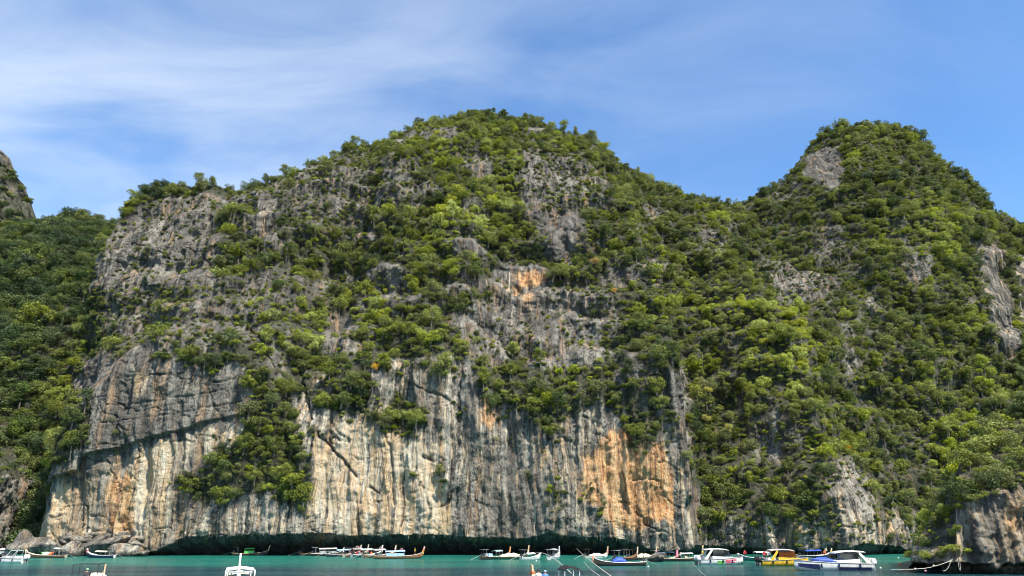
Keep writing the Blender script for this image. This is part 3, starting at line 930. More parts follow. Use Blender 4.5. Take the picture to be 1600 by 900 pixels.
# forest
grow(main, 2.4, 2.7, 0.9, 3.0, TREES, .38, .21, lambda c: sstep(.38, .85, c), 21)
grow(main, 1.5, 1.7, .6, 1.3, K_BUSH * 3 + K_BROAD + K_DRY * 2, .38, .19, lambda c: .85 * sstep(.08, .6, c), 22, clump=.55)
grow(main, 1.5, 1.7, .35, .9, K_BUSH * 2 + K_DRY * 2, .30, .12, lambda c: .7 * sstep(.02, .4, c) + .014, 23, clump=.8)
grow(valley, 4.2, 4.6, 2.6, 4.8, K_BROAD * 3 + K_TALL, .16, .15, lambda c: sstep(.2, .6, c), 31)
grow(valley, 2.4, 2.6, 1.4, 2.4, K_BUSH + K_BROAD, .11, .12, lambda c: sstep(.02, .4, c), 32)
grow(far, 5.5, 6, 2, 3.6, K_BROAD, .22, .12, lambda c: .8 * sstep(.45, .9, c), 33)
grow(far, 4, 4, 1.5, 3, K_BUSH, .22, .1, lambda c: .45 * sstep(.1, .8, c), 34)
grow(pillar, 1.8, 1.8, 1.2, 2.6, K_BROAD, .2, .1, lambda c: c, 35)
grow(pillar, 2, 2, .4, 1.0, K_BUSH, .2, .1, lambda c: .12 + c, 38)
grow(head, 1.5, 1.5, 1.0, 2.3, K_BROAD * 2 + K_TALL, .36, .12, lambda c: sstep(.4, .9, c), 36)
grow(head, .8, .8, .35, .9, K_BUSH, .42, .12, lambda c: .95 * sstep(.15, .8, c) + .02, 37)
jw = int(head['X'].shape[0] * .5)
hr = np.random.default_rng(77)
for j in range(0, head['X'].shape[1], 4):
    if 46 < head['X'][jw, j] < 70 and hr.random() < .6:
        r = hr.uniform(.4, 1.1)
        PLANTS.append((head['X'][jw, j], head['Y'][jw, j] - .25, head['Z'][jw, j] - .5 * r * hr.random(), r, int(hr.choice(K_BUSH + K_BROAD)), float(hr.uniform(.3, .62)), hr.uniform(0, 6), *proj(head['X'][jw, j], head['Y'][jw, j], head['Z'][jw, j])))
# odd ones: trees in flower or turning
for (px, py, r, tn) in [(590, 577, 1.0, .93), (930, 408, 1.4, .97), (958, 455, .9, .95), (1104, 652, 1.5, .83), (1100, 612, 1.3, .82), (1138, 668, 1.5, .81), (1325, 700, 1.1, .90), (1312, 648, 1.4, .82), (1282, 660, 1.1, .81)]:
    d = np.hypot(main['px'] - px, main['py'] - py)
    j = np.unravel_index(np.argmin(d), d.shape)
    PLANTS.append((main['X'][j], main['Y'][j] - 1.6 * r, main['Z'][j] - .6 * r, r, K_BROAD[int(px) % 4], tn, px * .1, px, py))
# crowns standing above the skyline
for (px, py, r) in [(128, 330, 3.6), (706, 181, 1.6), (720, 178, 1.8), (762, 172, 1.8), (735, 174, 1.7), (655, 188, 1.8), (545, 228, 2.2), (570, 225, 2.2), (255, 278, 1.9), (1370, 188, 1.9), (1340, 190, 1.8), (1400, 195, 2.0), (835, 180, 1.9), (490, 250, 1.8)]:
    sh = valley if px < 150 else main
    q = proj(sh['X'][-1], sh['Y'][-1], sh['Z'][-1])
    j = int(np.argmin(np.abs(q[0] - px)))
    PLANTS.append((sh['X'][-1, j], sh['Y'][-1, j] - .3, sh['Z'][-1, j] - .5, r, K_BROAD[int(px) % 4], .2 if px < 150 else .25, px * .1, px, py))
PL = np.array(PLANTS)
print('plants', len(PL))

# the trees that show largest stand as single objects, the rest is the wood
dcam = np.sqrt(PL[:, 0] ** 2 + PL[:, 1] ** 2 + PL[:, 2] ** 2)
size = PL[:, 3] / dcam
isbig = np.isin(PL[:, 4], K_BROAD + K_TALL + K_FEATHER) & (PL[:, 7] > 5) & (PL[:, 7] < 1595) & (PL[:, 8] > 150)
order = np.argsort(-size)
special = set(np.nonzero(PL[:, 5] > .80)[0].tolist())
chosen, taken = [], []
for i in list(special) + [int(k) for k in order]:
    if len(chosen) >= 295:
        break
    if i in chosen or not isbig[i]:
        continue
    p = PL[i, 7:9]
    if any((p[0] - q[0]) ** 2 + (p[1] - q[1]) ** 2 < 24 ** 2 for q in taken) and i not in special:
        continue
    chosen.append(i)
    taken.append(p)
single = np.zeros(len(PL), bool)
single[chosen] = True


LANDMARKS = [(825, 440, 'the high orange rock patch'), (740, 185, 'the central summit'), (590, 577, 'the yellow-leaved tree'), (1550, 465, 'the bare grey rock strip'),
             (1245, 440, 'the pale cream rock band'), (870, 345, 'the bare summit slab'), (1130, 320, 'the dip between peaks'), (1370, 200, 'the rounded peak top'), (1275, 262, 'the rounded peak bare flank'),
             (1330, 780, 'the pale waterside buttress'), (1540, 800, 'the rocky headland wall'), (417, 345, 'the pale crag pillar'), (265, 285, 'the left shoulder top'), (265, 610, 'the big grey left slab'),
             (1000, 750, 'the orange wall'), (415, 690, 'the leafy gully'), (128, 335, 'the valley skyline'), (760, 650, 'the orange-pink stain'), (1205, 690, 'the shaded forest rock'), (1055, 620, 'the grey arete'),
             (590, 470, 'the lime-green grove'), (60, 520, 'the dark valley slope'), (20, 740, 'the dark rock pillar'), (1215, 550, 'the bright green grove'), (1440, 360, 'the right peak slope'), (540, 300, 'the dark summit crag'), (1400, 640, 'the forest behind the headland')]


def where_words(px, py, sheet_y):
    lx, ly, nm = min(LANDMARKS, key=lambda q: (q[0] - px) ** 2 + (q[1] - py) ** 2)
    dx, dy = px - lx, py - ly
    if math.hypot(dx, dy) < 22:
        w = 'at'
    elif abs(dy) > 2.2 * abs(dx):
        w = 'above' if dy < 0 else 'below'
    elif abs(dx) > 2.2 * abs(dy):
        w = 'left of' if dx < 0 else 'right of'
    else:
        w = ('above left of' if dx < 0 else 'above right of') if dy < 0 else ('below left of' if dx < 0 else 'below right of')
    grp = 'trees of the headland' if sheet_y < 135 else 'trees of the valley' if (px < 150 and sheet_y > 186) else 'trees of the right hill' if px > 1080 else 'trees of the main cliff'
    return f'{w} {nm}', grp


def tint_words(t):
    return 'deep green' if t < .2 else 'mid green' if t < .36 else 'olive green' if t < .5 else 'bright lime green' if t < .8 else 'yellow-tan leaved' if t < .9 else 'orange flowering'


for i in chosen:
    x, y, z, r, kd, tn, rz, px, py = PL[i]
    root = bpy.data.objects.new('tree', None)
    root.empty_display_size = .5
    root.location = (x, y, z)
    root.rotation_euler = (0, 0, rz)
    root.scale = (r, r, r * (.9 + .2 * ((i * 37) % 10) / 10))
    link(root)
    w, grp = where_words(px, py, y)
    sz = 'large' if size[i] * FPX > 21 else 'small' if size[i] * FPX < 14 else 'medium'
    form = 'round-crowned' if kd in K_BROAD else 'tall narrow' if kd in K_TALL else 'feathery arching'
    tw = tint_words(tn)
    root['label'] = f'{sz} {tw} {form} tree {w}'
    root['category'] = 'tree'
    root['group'] = grp
    for nm, me_ in zip(('trunk', 'crown'), PROTO[int(kd)]):
        c = bpy.data.objects.new(nm, me_)
        link(c, root)
        c['tint'] = float(tn)



def single_out(objs):
    """Things whose words agree are told apart by their place, counted from the left."""
    by = {}
    for o in objs:
        by.setdefault(o['label'], []).append(o)
    words = ['leftmost', 'second from left', 'third from left', 'fourth from left', 'fifth from left', 'sixth from left', 'seventh from left', 'eighth from left', 'ninth from left']
    for lb, l in by.items():
        if len(l) > 1:
            l.sort(key=lambda o: o.location.x / o.location.y)
            for k, o in enumerate(l):
                o['label'] = f'{lb}, {"rightmost" if k == len(l) - 1 else words[min(k, 8)]}'


single_out([o for o in COL.objects if o.get('category') == 'tree'])
rest = PL[~single]
pm = bpy.data.meshes.new('forest')
pm.vertices.add(len(rest))
pm.vertices.foreach_set('co', rest[:, :3].astype(np.float32).ravel())
for nm, ty, data in (('proto', 'INT', rest[:, 4].astype(np.int32)), ('tint', 'FLOAT', rest[:, 5].astype(np.float32)), ('turn', 'FLOAT', rest[:, 6].astype(np.float32))):
    a = pm.attributes.new(nm, ty, 'POINT')
    a.data.foreach_set('value', data)
a = pm.attributes.new('size', 'FLOAT_VECTOR', 'POINT')
asp = np.random.default_rng(3)
a.data.foreach_set('vector', (rest[:, 3:4] * np.stack([asp.uniform(.8, 1.45, len(rest)), asp.uniform(.8, 1.2, len(rest)), asp.uniform(.65, 1.2, len(rest))], -1)).astype(np.float32).ravel())
forest = link(bpy.data.objects.new('forest', pm))
forest['kind'] = 'stuff'
forest['label'] = 'dense green forest and scrub covering the slopes and ledges'
forest['category'] = 'forest'
ng = bpy.data.node_groups.new('scatter_forest', 'GeometryNodeTree')
ng.interface.new_socket('Geometry', in_out='INPUT', socket_type='NodeSocketGeometry')
ng.interface.new_socket('Geometry', in_out='OUTPUT', socket_type='NodeSocketGeometry')
G = lambda k, **kw: NT(ng).n(k, None, **kw)
gi, go = G('NodeGroupInput'), G('NodeGroupOutput')
ci = G('GeometryNodeCollectionInfo')
ci.inputs['Collection'].default_value = proto_col
ci.inputs['Separate Children'].default_value = True
ci.inputs['Reset Children'].default_value = True


def gattr(name, ty):
    nd = G('GeometryNodeInputNamedAttribute', data_type=ty)
    nd.inputs[0].default_value = name
    return nd.outputs[0]


cx = G('ShaderNodeCombineXYZ')
ng.links.new(gattr('turn', 'FLOAT'), cx.inputs[2])
iop = G('GeometryNodeInstanceOnPoints')
ng.links.new(gi.outputs[0], iop.inputs['Points'])
ng.links.new(ci.outputs[0], iop.inputs['Instance'])
iop.inputs['Pick Instance'].default_value = True
ng.links.new(gattr('proto', 'INT'), iop.inputs['Instance Index'])
ng.links.new(cx.outputs[0], iop.inputs['Rotation'])
ng.links.new(gattr('size', 'FLOAT_VECTOR'), iop.inputs['Scale'])
ng.links.new(iop.outputs[0], go.inputs[0])
md = forest.modifiers.new('scatter', 'NODES')
md.node_group = ng


# ------------------------------------------------------------------ small-object helpers
class MB:
    """Collects shapes into one mesh."""

    def __init__(self):
        self.V, self.F, self.M = [], [], []

    def add(self, V, F, m=0):
        i = len(self.V)
        self.V += [tuple(v) for v in V]
        self.F += [tuple(i + k for k in f) for f in F]
        self.M += [m] * len(F)
        return self

    def box(self, c, s, rz=0.0, ry=0.0, taper=1.0, m=0):
        cx, cy, cz = c
        hx, hy, hz = s[0] / 2, s[1] / 2, s[2] / 2
        R = Matrix.Rotation(rz, 3, 'Z') @ Matrix.Rotation(ry, 3, 'Y')
        V = []
        for z in (-1, 1):
            k = 1 if z < 0 else taper
            for x, y in ((-1, -1), (1, -1), (1, 1), (-1, 1)):
                v = R @ Vector((x * hx * k, y * hy * k, z * hz))
                V.append((cx + v.x, cy + v.y, cz + v.z))
        return self.add(V, [(3, 2, 1, 0), (4, 5, 6, 7), (0, 1, 5, 4), (1, 2, 6, 5), (2, 3, 7, 6), (3, 0, 4, 7)], m)

    def tube(self, pts, r, sides=6, m=0, r1=None):
        n = len(pts)
        P = [Vector(p) for p in pts]
        V, F = [], []
        for i, p in enumerate(P):
            d = (P[min(i + 1, n - 1)] - P[max(i - 1, 0)]).normalized()
            q = d.to_track_quat('Z', 'Y')
            rr = r if r1 is None else r + (r1 - r) * i / (n - 1)
            for k in range(sides):
                a = 2 * math.pi * k / sides
                V.append(p + q @ Vector((rr * math.cos(a), rr * math.sin(a), 0)))
        for i in range(n - 1):
            for k in range(sides):
                F.append((i * sides + k, i * sides + (k + 1) % sides, (i + 1) * sides + (k + 1) % sides, (i + 1) * sides + k))
        F.append(tuple(range(sides))[::-1])
        F.append(tuple((n - 1) * sides + k for k in range(sides)))
        return self.add(V, F, m)

    def loft(self, rings, m=0, cap=True, closed=True):
        n, k = len(rings), len(rings[0])
        V = [p for r in rings for p in r]
        F = []
        kk = k if closed else k - 1
        for i in range(n - 1):
            for j in range(kk):
                F.append((i * k + j, i * k + (j + 1) % k, (i + 1) * k + (j + 1) % k, (i + 1) * k + j))
        if cap and closed:
            F.append(tuple(range(k))[::-1])
            F.append(tuple((n - 1) * k + j for j in range(k)))
        return self.add(V, F, m)

    def build(self, name, mats, parent=None, smooth=False):
        me = mk_mesh(name, self.V, self.F, mats if isinstance(mats, (list, tuple)) else [mats], self.M, smooth)
        bm = bmesh.new()
        bm.from_mesh(me)
        bmesh.ops.recalc_face_normals(bm, faces=bm.faces)
        bm.to_mesh(me)
        bm.free()
        return link(bpy.data.objects.new(name, me), parent)


_mats = {}


def paint(name, col, rough=.5, var=.25, scale=3.0, spec=.4):
    if name in _mats:
        return _mats[name]
    m, nt = new_mat(name)
    N = NT(nt)
    pos = N.n('ShaderNodeTexCoord').outputs['Object']
    f = N.noise(pos, scale, 4, .6)
    c = N.mix(N.rng(f, .3, .7), rgb(*[v * (1 - var) for v in col]), rgb(*[min(v * (1 + var * .4), .9) for v in col]))
    bs = N.n('ShaderNodeBsdfPrincipled', {'Base Color': c, 'Roughness': rough, 'Specular IOR Level': spec})
    N.n('ShaderNodeOutputMaterial', {0: bs.outputs[0]})
    _mats[name] = m
    return m


WHITE = paint('white_gelcoat', (.70, .70, .67), .3, .22)
NAVY = paint('navy_gelcoat', (.018, .024, .075), .25, .2)
YELLOW = paint('yellow_gelcoat', (.72, .45, .05), .35, .3)
PINK = paint('pink_print', (.70, .13, .20), .4, .3)
GREENP = paint('green_print', (.16, .48, .12), .4, .3)
GLASS = paint('dark_glass', (.015, .018, .02), .08, .2, 3, .6)
AMBER = paint('brown_glass', (.10, .035, .012), .1, .2, 3, .6)
BLACK = paint('black_metal', (.025, .025, .027), .4, .3)
GREYM = paint('grey_metal', (.22, .22, .22), .4, .3)
BLUET = paint('blue_tarp', (.035, .085, .42), .6, .25)
BLUEC = paint('pale_blue_canvas', (.33, .50, .66), .7, .25)
GREENT = paint('green_canvas', (.13, .58, .10), .6, .2)
CREAMC = paint('cream_canvas', (.72, .64, .46), .7, .2)
WHITEC = paint('white_canvas', (.74, .74, .70), .7, .15)
GREYC = paint('grey_canvas', (.34, .36, .36), .7, .2)
WOODS = {'brown': paint('brown_wood', (.23, .115, .06), .55, .4, 5), 'dark': paint('dark_wood', (.055, .042, .036), .55, .4, 5), 'tan': paint('tan_wood', (.52, .37, .21), .55, .3, 5),
         'pale': paint('pale_wood', (.56, .47, .36), .55, .25, 5), 'navy': paint('navy_wood', (.03, .045, .09), .5, .3, 5), 'teal': paint('teal_wood', (.025, .10, .12), .5, .3, 5), 'white': paint('white_wood', (.66, .66, .62), .5, .2, 5), 'green': paint('dark_green_wood', (.03, .075, .045), .5, .3, 5)}
RED = paint('red_cloth', (.55, .035, .045), .8, .25)
ORANGEV = paint('orange_vest', (.75, .17, .05), .8, .2)
YELC = paint('yellow_cloth', (.78, .55, .05), .8, .2)
PINKC = paint('pink_cloth', (.70, .25, .30), .8, .2)
SKIN = paint('skin', (.36, .20, .12), .6, .15)
HAIR = paint('hair', (.02, .015, .012), .6, .2)
BLUES = paint('blue_shirt', (.10, .25, .60), .8, .2)
GREENS = paint('green_shirt', (.25, .45, .25), .8, .2)
DARKS = paint('dark_shorts', (.04, .04, .05), .8, .2)
ROPE = paint('rope', (.62, .58, .47), .8, .25)


def empty(name, x, y, yaw, label, cat, group=None, z=0.0, roll=0.0):
    o = link(bpy.data.objects.new(name, None))
    o.empty_display_size = .5
    o.location = (x, y, z)
    o.rotation_euler = (roll, 0, yaw)
    o['label'] = label
    o['category'] = cat
    if group:
        o['group'] = group
    return o


# ------------------------------------------------------------------ longtail boats
def sect(x, b, g, k, th=0.0):
    """U-section ring half: gunwale to keel to gunwale."""
    return [(x, -b, g), (x, -b * .93, g * .45), (x, -b * .55, k * .6), (x, 0, k), (x, b * .55, k * .6), (x, b * .93, g * .45), (x, b, g)]


def longtail(px, py, yaw, label, L=9.5, scale=.86, hull='brown', rail='pale', canopy=None, can_x=(-.18, .14), can_h=1.75, side=None, ribbons=(RED, YELC), engine=True, extras=None, prow_h=2.5, prow_mat=None, arch=False, load=None, flat_roof=False, xy=None):
    x, y = xy if xy else on_water(px, py)
    root = empty('longtail_boat', x, y, math.radians(yaw), label, 'boat', 'longtail boats moored in the bay')
    root.scale = (scale,) * 3
    rnd = random.Random(int(px * 13 + py))
    hm, rm = WOODS[hull], WOODS[rail]
    pm_ = prow_mat or rm
    S = [(-.5, .55, .62, -.12), (-.42, .68, .56, -.25), (-.25, .83, .52, -.32), (-.05, .88, .52, -.34), (.15, .82, .58, -.32), (.3, .62, .74, -.22), (.4, .38, .98, -.02), (.46, .2, 1.22, .3), (.49, .07, 1.42, .75)]
    out = [sect(s * L, b, g, k) for s, b, g, k in S]
    inn = [[(p[0], p[1] * .9, max(p[2] + .07, .10) if 0 < j < 6 else p[2] + .02) for j, p in enumerate(r)] for r in out]
    m = MB()
    m.loft(out, 0, False, False)
    h = m.build('hull', [hm], root, True)
    m = MB()
    m.loft(inn, 0, False, False)
    m.add(out[0], [tuple(range(7))])
    m.build('inner_planking', [rm], root, True)
    m = MB()
    for sgn in (-1, 1):
        m.tube([(s * L, sgn * b * 1.01, g + .03) for s, b, g, k in S], .055, 5)
    m.build('gunwale', [rm], root)
    # stem rising from the bow
    m = MB()
    st = [(.47 * L, 1.0, .13, .36), (.495 * L, 1.45, .12, .32), (.512 * L, 1.45 + (prow_h - 1.45) * .5, .10, .27), (.522 * L, prow_h, .10, .34)]
    m.loft([[(a - w / 2, -t / 1.4, z), (a + w / 2, -t / 1.4, z + .03), (a + w / 2, t / 1.4, z + .03), (a - w / 2, t / 1.4, z)] for a, z, t, w in st])
    m.build('prow', [pm_], root)
    for i, rb in enumerate(ribbons):
        zz = 1.5 + (prow_h - 1.5) * (.18 + .2 * i)
        a = .497 * L + (zz - 1.45) * .12
        m = MB()
        m.box((a, 0, zz), (.42, .26, .16))
        m.box((a + .12, .16, zz - .38), (.1, .05, .75), 0, .12)
        m.box((a + .02, -.16, zz - .32), (.1, .05, .6), 0, -.1)
        m.build('ribbon', [rb], root)
    for s in (-.32, -.08, .1, .26):
        b = np.interp(s, [q[0] for q in S], [q[1] for q in S])
        g = np.interp(s, [q[0] for q in S], [q[2] for q in S])
        MB().box((s * L, 0, g - .12), (.28, b * 1.8, .06)).build('bench', [rm], root)
    if canopy is not None:
        x0, x1 = can_x[0] * L, can_x[1] * L
        n = 7
        rings = []
        for i in range(n + 1):
            yy = -.92 + 1.84 * i / n
            zz = can_h + (.0 if flat_roof else .22 * (1 - (yy / .92) ** 2))
            rings.append([(x0, yy, zz), (x1, yy, zz + .1), (x1, yy, zz + .16), (x0, yy, zz + .06)])
        MB().loft(rings).build('canopy', [canopy], root)
        for xx, zt in ((x0 + .12, can_h), (x1 - .12, can_h + .1), ((x0 + x1) / 2, can_h + .05)):
            for sg in (-1, 1):
                MB().tube([(xx, sg * .78, .5), (xx, sg * .84, zt + .03)], .035, 5).build('post', [GREYM], root)
        if side is not None:
            for sg in (-1, 1):
                mm_ = MB()
                k = 9
                rr = []
                for i in range(k + 1):
                    xx = x0 + (x1 - x0) * (.04 + .92 * i / k)
                    o_ = .04 * math.sin(i * 2.2)
                    rr.append([(xx, sg * (.86 + o_), .62), (xx, sg * (.88 + o_), 1.18), (xx, sg * (.9 + o_), 1.18), (xx, sg * (.89 + o_), .62)])
                mm_.loft(rr)
                mm_.build('side_curtain', [side], root)
    if load is not None:
        mm_ = MB()
        rr = []
        x0, x1 = load[1][0] * L, load[1][1] * L
        for i in range(9):
            f = i / 8
            xx = x0 + (x1 - x0) * f
            hh = .55 + load[2] * (math.sin(math.pi * min(max(f, .06), .94)) ** .5) * (1 + .12 * math.sin(i * 2.7))
            rr.append([(xx, -.82, .5), (xx, -.74, hh * .8), (xx, -.3, hh), (xx, .3, hh * 1.03), (xx, .74, hh * .8), (xx, .82, .5)])
        mm_.loft(rr)
        mm_.build('cover_sheet', [load[0]], root, True)
    if engine:
        e = MB()
        e.box((-.46 * L, 0, 1.02), (.75, .5, .42), 0, 0, .8)
        e.tube([(-.46 * L + .3, 0, 1.15), (-.46 * L + .9, .1, 1.45)], .035, 5)
        e.tube([(-.46 * L, .12, 1.2), (-.46 * L - .1, .12, 1.75)], .05, 5)
        e.tube([(-.46 * L, 0, .6), (-.46 * L, 0, .9)], .09, 6)
        eo = e.build('engine', [BLACK], root)
        MB().tube([(-.48 * L, 0, .95), (-.48 * L - 1.6, 0, .45), (-.48 * L - 3.0, .0, -.08)], .045, 5).build('tail_shaft', [GREYM], eo)
        f = MB()
        f.tube([(-.36 * L, -.6, .5), (-.36 * L, -.6, 2.05)], .04, 5)
        f.tube([(-.36 * L, .6, .5), (-.36 * L, .6, 2.05)], .04, 5)
        f.box((-.39 * L, 0, 2.08), (1.5, 1.5, .06))
        f.build('engine_shelter', [rnd.choice([GREYM, GREYC, WOODS['dark']])], root)
    if arch:
        for sg in (-1, 1):
            m = MB()
            m.tube([(.02 * L, sg * .5, can_h + .1), (.04 * L, sg * .25, can_h + .75), (.06 * L, sg * .2, can_h + .8), (.1 * L, sg * .5, can_h + .1)], .05, 5)
            m.build('hoop', [WHITEC if sg > 0 else PINKC], root)
    if extras:
        for i, (xx, yy, zz, s_, mat) in enumerate(extras):
            m = MB()
            m.box((xx * L, yy, zz), s_, .3 * i, .1, .85)
            m.build('gear_bundle', [mat], root)
    return root


# ------------------------------------------------------------------ speedboats
def speedboat(px, py, yaw, label, L, beam=3.0, scale=.8, hull=WHITE, top=WHITE, glass=GLASS, free=1.15, roof=(-.36, .12), roof_h=2.75, panels=(), engines=3, eng_mat=WHITE, tarp=None, roof_print=None, low=False):
    x, y = on_water(px, py)
    root = empty('speedboat', x, y, math.radians(yaw), label, 'speedboat', 'speedboats moored in the bay')
    root.scale = (scale,) * 3
    B = beam / 2
    S = [(-.5, .90, .80, -.3), (-.3, 1.0, .84, -.35), (-.05, 1.0, .92, -.35), (.15, .92, 1.0, -.3), (.3, .72, 1.1, -.15), (.4, .48, 1.18, .1), (.47, .2, 1.24, .5), (.5, .03, 1.27, .95)]
    rings = []
    for s, b, g, k in S:
        xx, b, g = s * L, b * B, g * free
        rings.append([(xx, -b, g), (xx, -b * .97, g * .55), (xx, -b * .84, .05 + k * .2), (xx, 0, k), (xx, b * .84, .05 + k * .2), (xx, b * .97, g * .55), (xx, b, g)])
    m = MB().loft(rings, 0, False, False)
    m.add(rings[0], [tuple(range(7))])
    m.build('hull', [hull], root, True)
    m = MB()
    for i in range(len(rings) - 1):
        a, c = rings[i], rings[i + 1]
        m.add([(a[0][0], a[0][1], a[0][2] - .03), (c[0][0], c[0][1], c[0][2] - .03), (c[6][0], c[6][1], c[6][2] - .03), (a[6][0], a[6][1], a[6][2] - .03)], [(0, 1, 2, 3)])
    m.build('deck', [WHITE], root)
    for sg in (-1, 1):
        MB().tube([(s * L, sg * b * B * 1.01, g * free) for s, b, g, k in S], .06, 5).build('rub_rail', [GREYM if hull is not NAVY else WHITE], root)
    sx = [q[0] for q in S]

    def side_panel(x0, x1, f0, f1, mat, slant=0.0, nm='hull_panel'):
        for sg in (-1, 1):
            rr = []
            for i in range(9):
                s = x0 + (x1 - x0) * i / 8
                b = np.interp(s, sx, [q[1] for q in S]) * B
                g = np.interp(s, sx, [q[2] for q in S]) * free
                lo, hi = max(.02, g * (f0 + slant * i / 8)), g * f1
                wlo = b * (.84 + .13 * min(1, lo / (g * .55))) if lo < g * .55 else b * (.97 + .03 * (lo / g - .55) / .45)
                whi = b * (.84 + .13 * min(1, hi / (g * .55))) if hi < g * .55 else b * (.97 + .03 * (hi / g - .55) / .45)
                rr.append([(s * L, sg * (wlo + .05), lo), (s * L, sg * (whi + .05), hi), (s * L, sg * (whi - .02), hi), (s * L, sg * (wlo - .02), lo)])
            MB().loft(rr).build(nm, [mat], root)

    for p in panels:
        side_panel(*p)
    dz = free * .92
    if tarp is not None:
        rr = []
        for i in range(9):
            f = i / 8
            s = tarp[1] + (tarp[2] - tarp[1]) * f
            b = np.interp(s, sx, [q[1] for q in S]) * B * .93
            g = np.interp(s, sx, [q[2] for q in S]) * free
            hh = g + .12 + .5 * math.sin(math.pi * (.15 + .75 * (1 - f))) + .04 * math.sin(i * 2.3)
            rr.append([(s * L, -b, g), (s * L, -b * .8, hh - .1), (s * L, 0, hh + .08), (s * L, b * .8, hh - .1), (s * L, b, g)])
        t_ = MB().loft(rr).build('tarpaulin', [tarp[0]], root, True)
    x0, x1 = roof[0] * L, roof[1] * L
    if not low:
        rr = []
        for f, hw, dzv in ((0, .80, -.10), (.06, .86, .0), (.35, .88, .08), (.7, .84, .06), (.9, .74, -.06), (1.0, .6, -.22)):
            xx = x0 + (x1 - x0) * f
            rr.append([(xx, -hw * B, roof_h + dzv), (xx, -hw * B * .7, roof_h + dzv + .14), (xx, 0, roof_h + dzv + .18), (xx, hw * B * .7, roof_h + dzv + .14), (xx, hw * B, roof_h + dzv), (xx, 0, roof_h + dzv - .03)])
        ro = MB().loft(rr).build('hardtop', [top], root, True)
        for ax in (.3, .36):
            MB().tube([(x0 + (x1 - x0) * ax, .2, roof_h + .2), (x0 + (x1 - x0) * ax - .1, .2, roof_h + 1.1)], .018, 4).build('aerial', [GREYM], ro)
        # side windows and screen below the roof
        for sg in (-1, 1):
            for q0, q1 in ((.30, .50), (.53, .74), (.77, .95)):
                xa, xb = x0 + (x1 - x0) * q0, x0 + (x1 - x0) * q1
                za, zb = roof_h - .02, roof_h - .02 - (.18 if q1 > .9 else 0)
                MB().loft([[(xa, sg * .87 * B, dz + .52), (xa, sg * .85 * B, za), (xa, sg * .83 * B, za), (xa, sg * .85 * B, dz + .52)], [(xb + .3, sg * (.84 if q1 > .9 else .87) * B, dz + .52), (xb, sg * (.72 if q1 > .9 else .85) * B, zb), (xb, sg * .7 * B, zb), (xb + .3, sg * .8 * B, dz + .52)]]).build('window', [glass], root)
            # cabin side below the glass, and the raked rear arch
            xa, xb = x0 + (x1 - x0) * .26, x0 + (x1 - x0) * 1.12
            MB().loft([[(xa, sg * .9 * B, dz - .1), (xa, sg * .88 * B, dz + .53), (xa, sg * .82 * B, dz + .53), (xa, sg * .82 * B, dz - .1)], [(xb, sg * .78 * B, dz - .1), (xb, sg * .76 * B, dz + .4), (xb, sg * .7 * B, dz + .4), (xb, sg * .7 * B, dz - .1)]]).build('cabin_side', [hull if hull is not NAVY else WHITE], root)
            MB().loft([[(x0 - .06 * L, sg * .93 * B, dz - .25), (x0 - .06 * L + .65, sg * .93 * B, dz - .25), (x0 - .06 * L + .65, sg * .85 * B, dz - .25), (x0 - .06 * L, sg * .85 * B, dz - .25)], [(x0 + (x1 - x0) * .22, sg * .86 * B, roof_h), (x0 + (x1 - x0) * .22 + .45, sg * .86 * B, roof_h), (x0 + (x1 - x0) * .22 + .45, sg * .8 * B, roof_h), (x0 + (x1 - x0) * .22, sg * .8 * B, roof_h)]]).build('arch_leg', [hull if hull is not NAVY else WHITE], root)
        xw = x0 + (x1 - x0) * .97
        MB().loft([[(xw + .45, -.66 * B, dz + .4), (xw, -.56 * B, roof_h - .2), (xw - .03, -.56 * B, roof_h - .2), (xw + .4, -.66 * B, dz + .4)], [(xw + .6, 0, dz + .4), (xw + .1, 0, roof_h - .15), (xw + .07, 0, roof_h - .15), (xw + .55, 0, dz + .4)], [(xw + .45, .66 * B, dz + .4), (xw, .56 * B, roof_h - .2), (xw - .03, .56 * B, roof_h - .2), (xw + .4, .66 * B, dz + .4)]]).build('windscreen', [glass], root)
        if roof_print is not None:
            for sg in (-1, 1):
                for k in range(7):
                    xx = x0 + (x1 - x0) * (.3 + .075 * k)
                    MB().box((xx, sg * .885 * B, roof_h - .12), (.28, .03, .2 + .06 * (k % 2))).build('lettering', [roof_print], ro)
    else:
        xw = .02 * L
        MB().loft([[(xw + .9, -.8 * B, dz + .1), (xw, -.72 * B, dz + 1.0), (xw - .04, -.72 * B, dz + 1.0), (xw + .85, -.8 * B, dz + .1)], [(xw + 1.3, 0, dz + .1), (xw + .3, 0, dz + 1.05), (xw + .26, 0, dz + 1.05), (xw + 1.25, 0, dz + .1)], [(xw + .9, .8 * B, dz + .1), (xw, .72 * B, dz + 1.0), (xw - .04, .72 * B, dz + 1.0), (xw + .85, .8 * B, dz + .1)]]).build('windscreen', [glass], root)
        for sg in (-1, 1):
            MB().tube([(-.3 * L, sg * .8 * B, dz), (-.36 * L, sg * .75 * B, dz + 1.4), (-.2 * L, sg * .72 * B, dz + 1.5), (-.08 * L, sg * .8 * B, dz + .1)], .06, 5).build('radar_arch', [WHITE], root)
    for k in range(4):
        MB().box((-.34 * L + k * .11 * L, 0, dz + .2), (.5, beam * .6, .42)).build('seat', [GREYC if k % 2 else WHITEC], root)
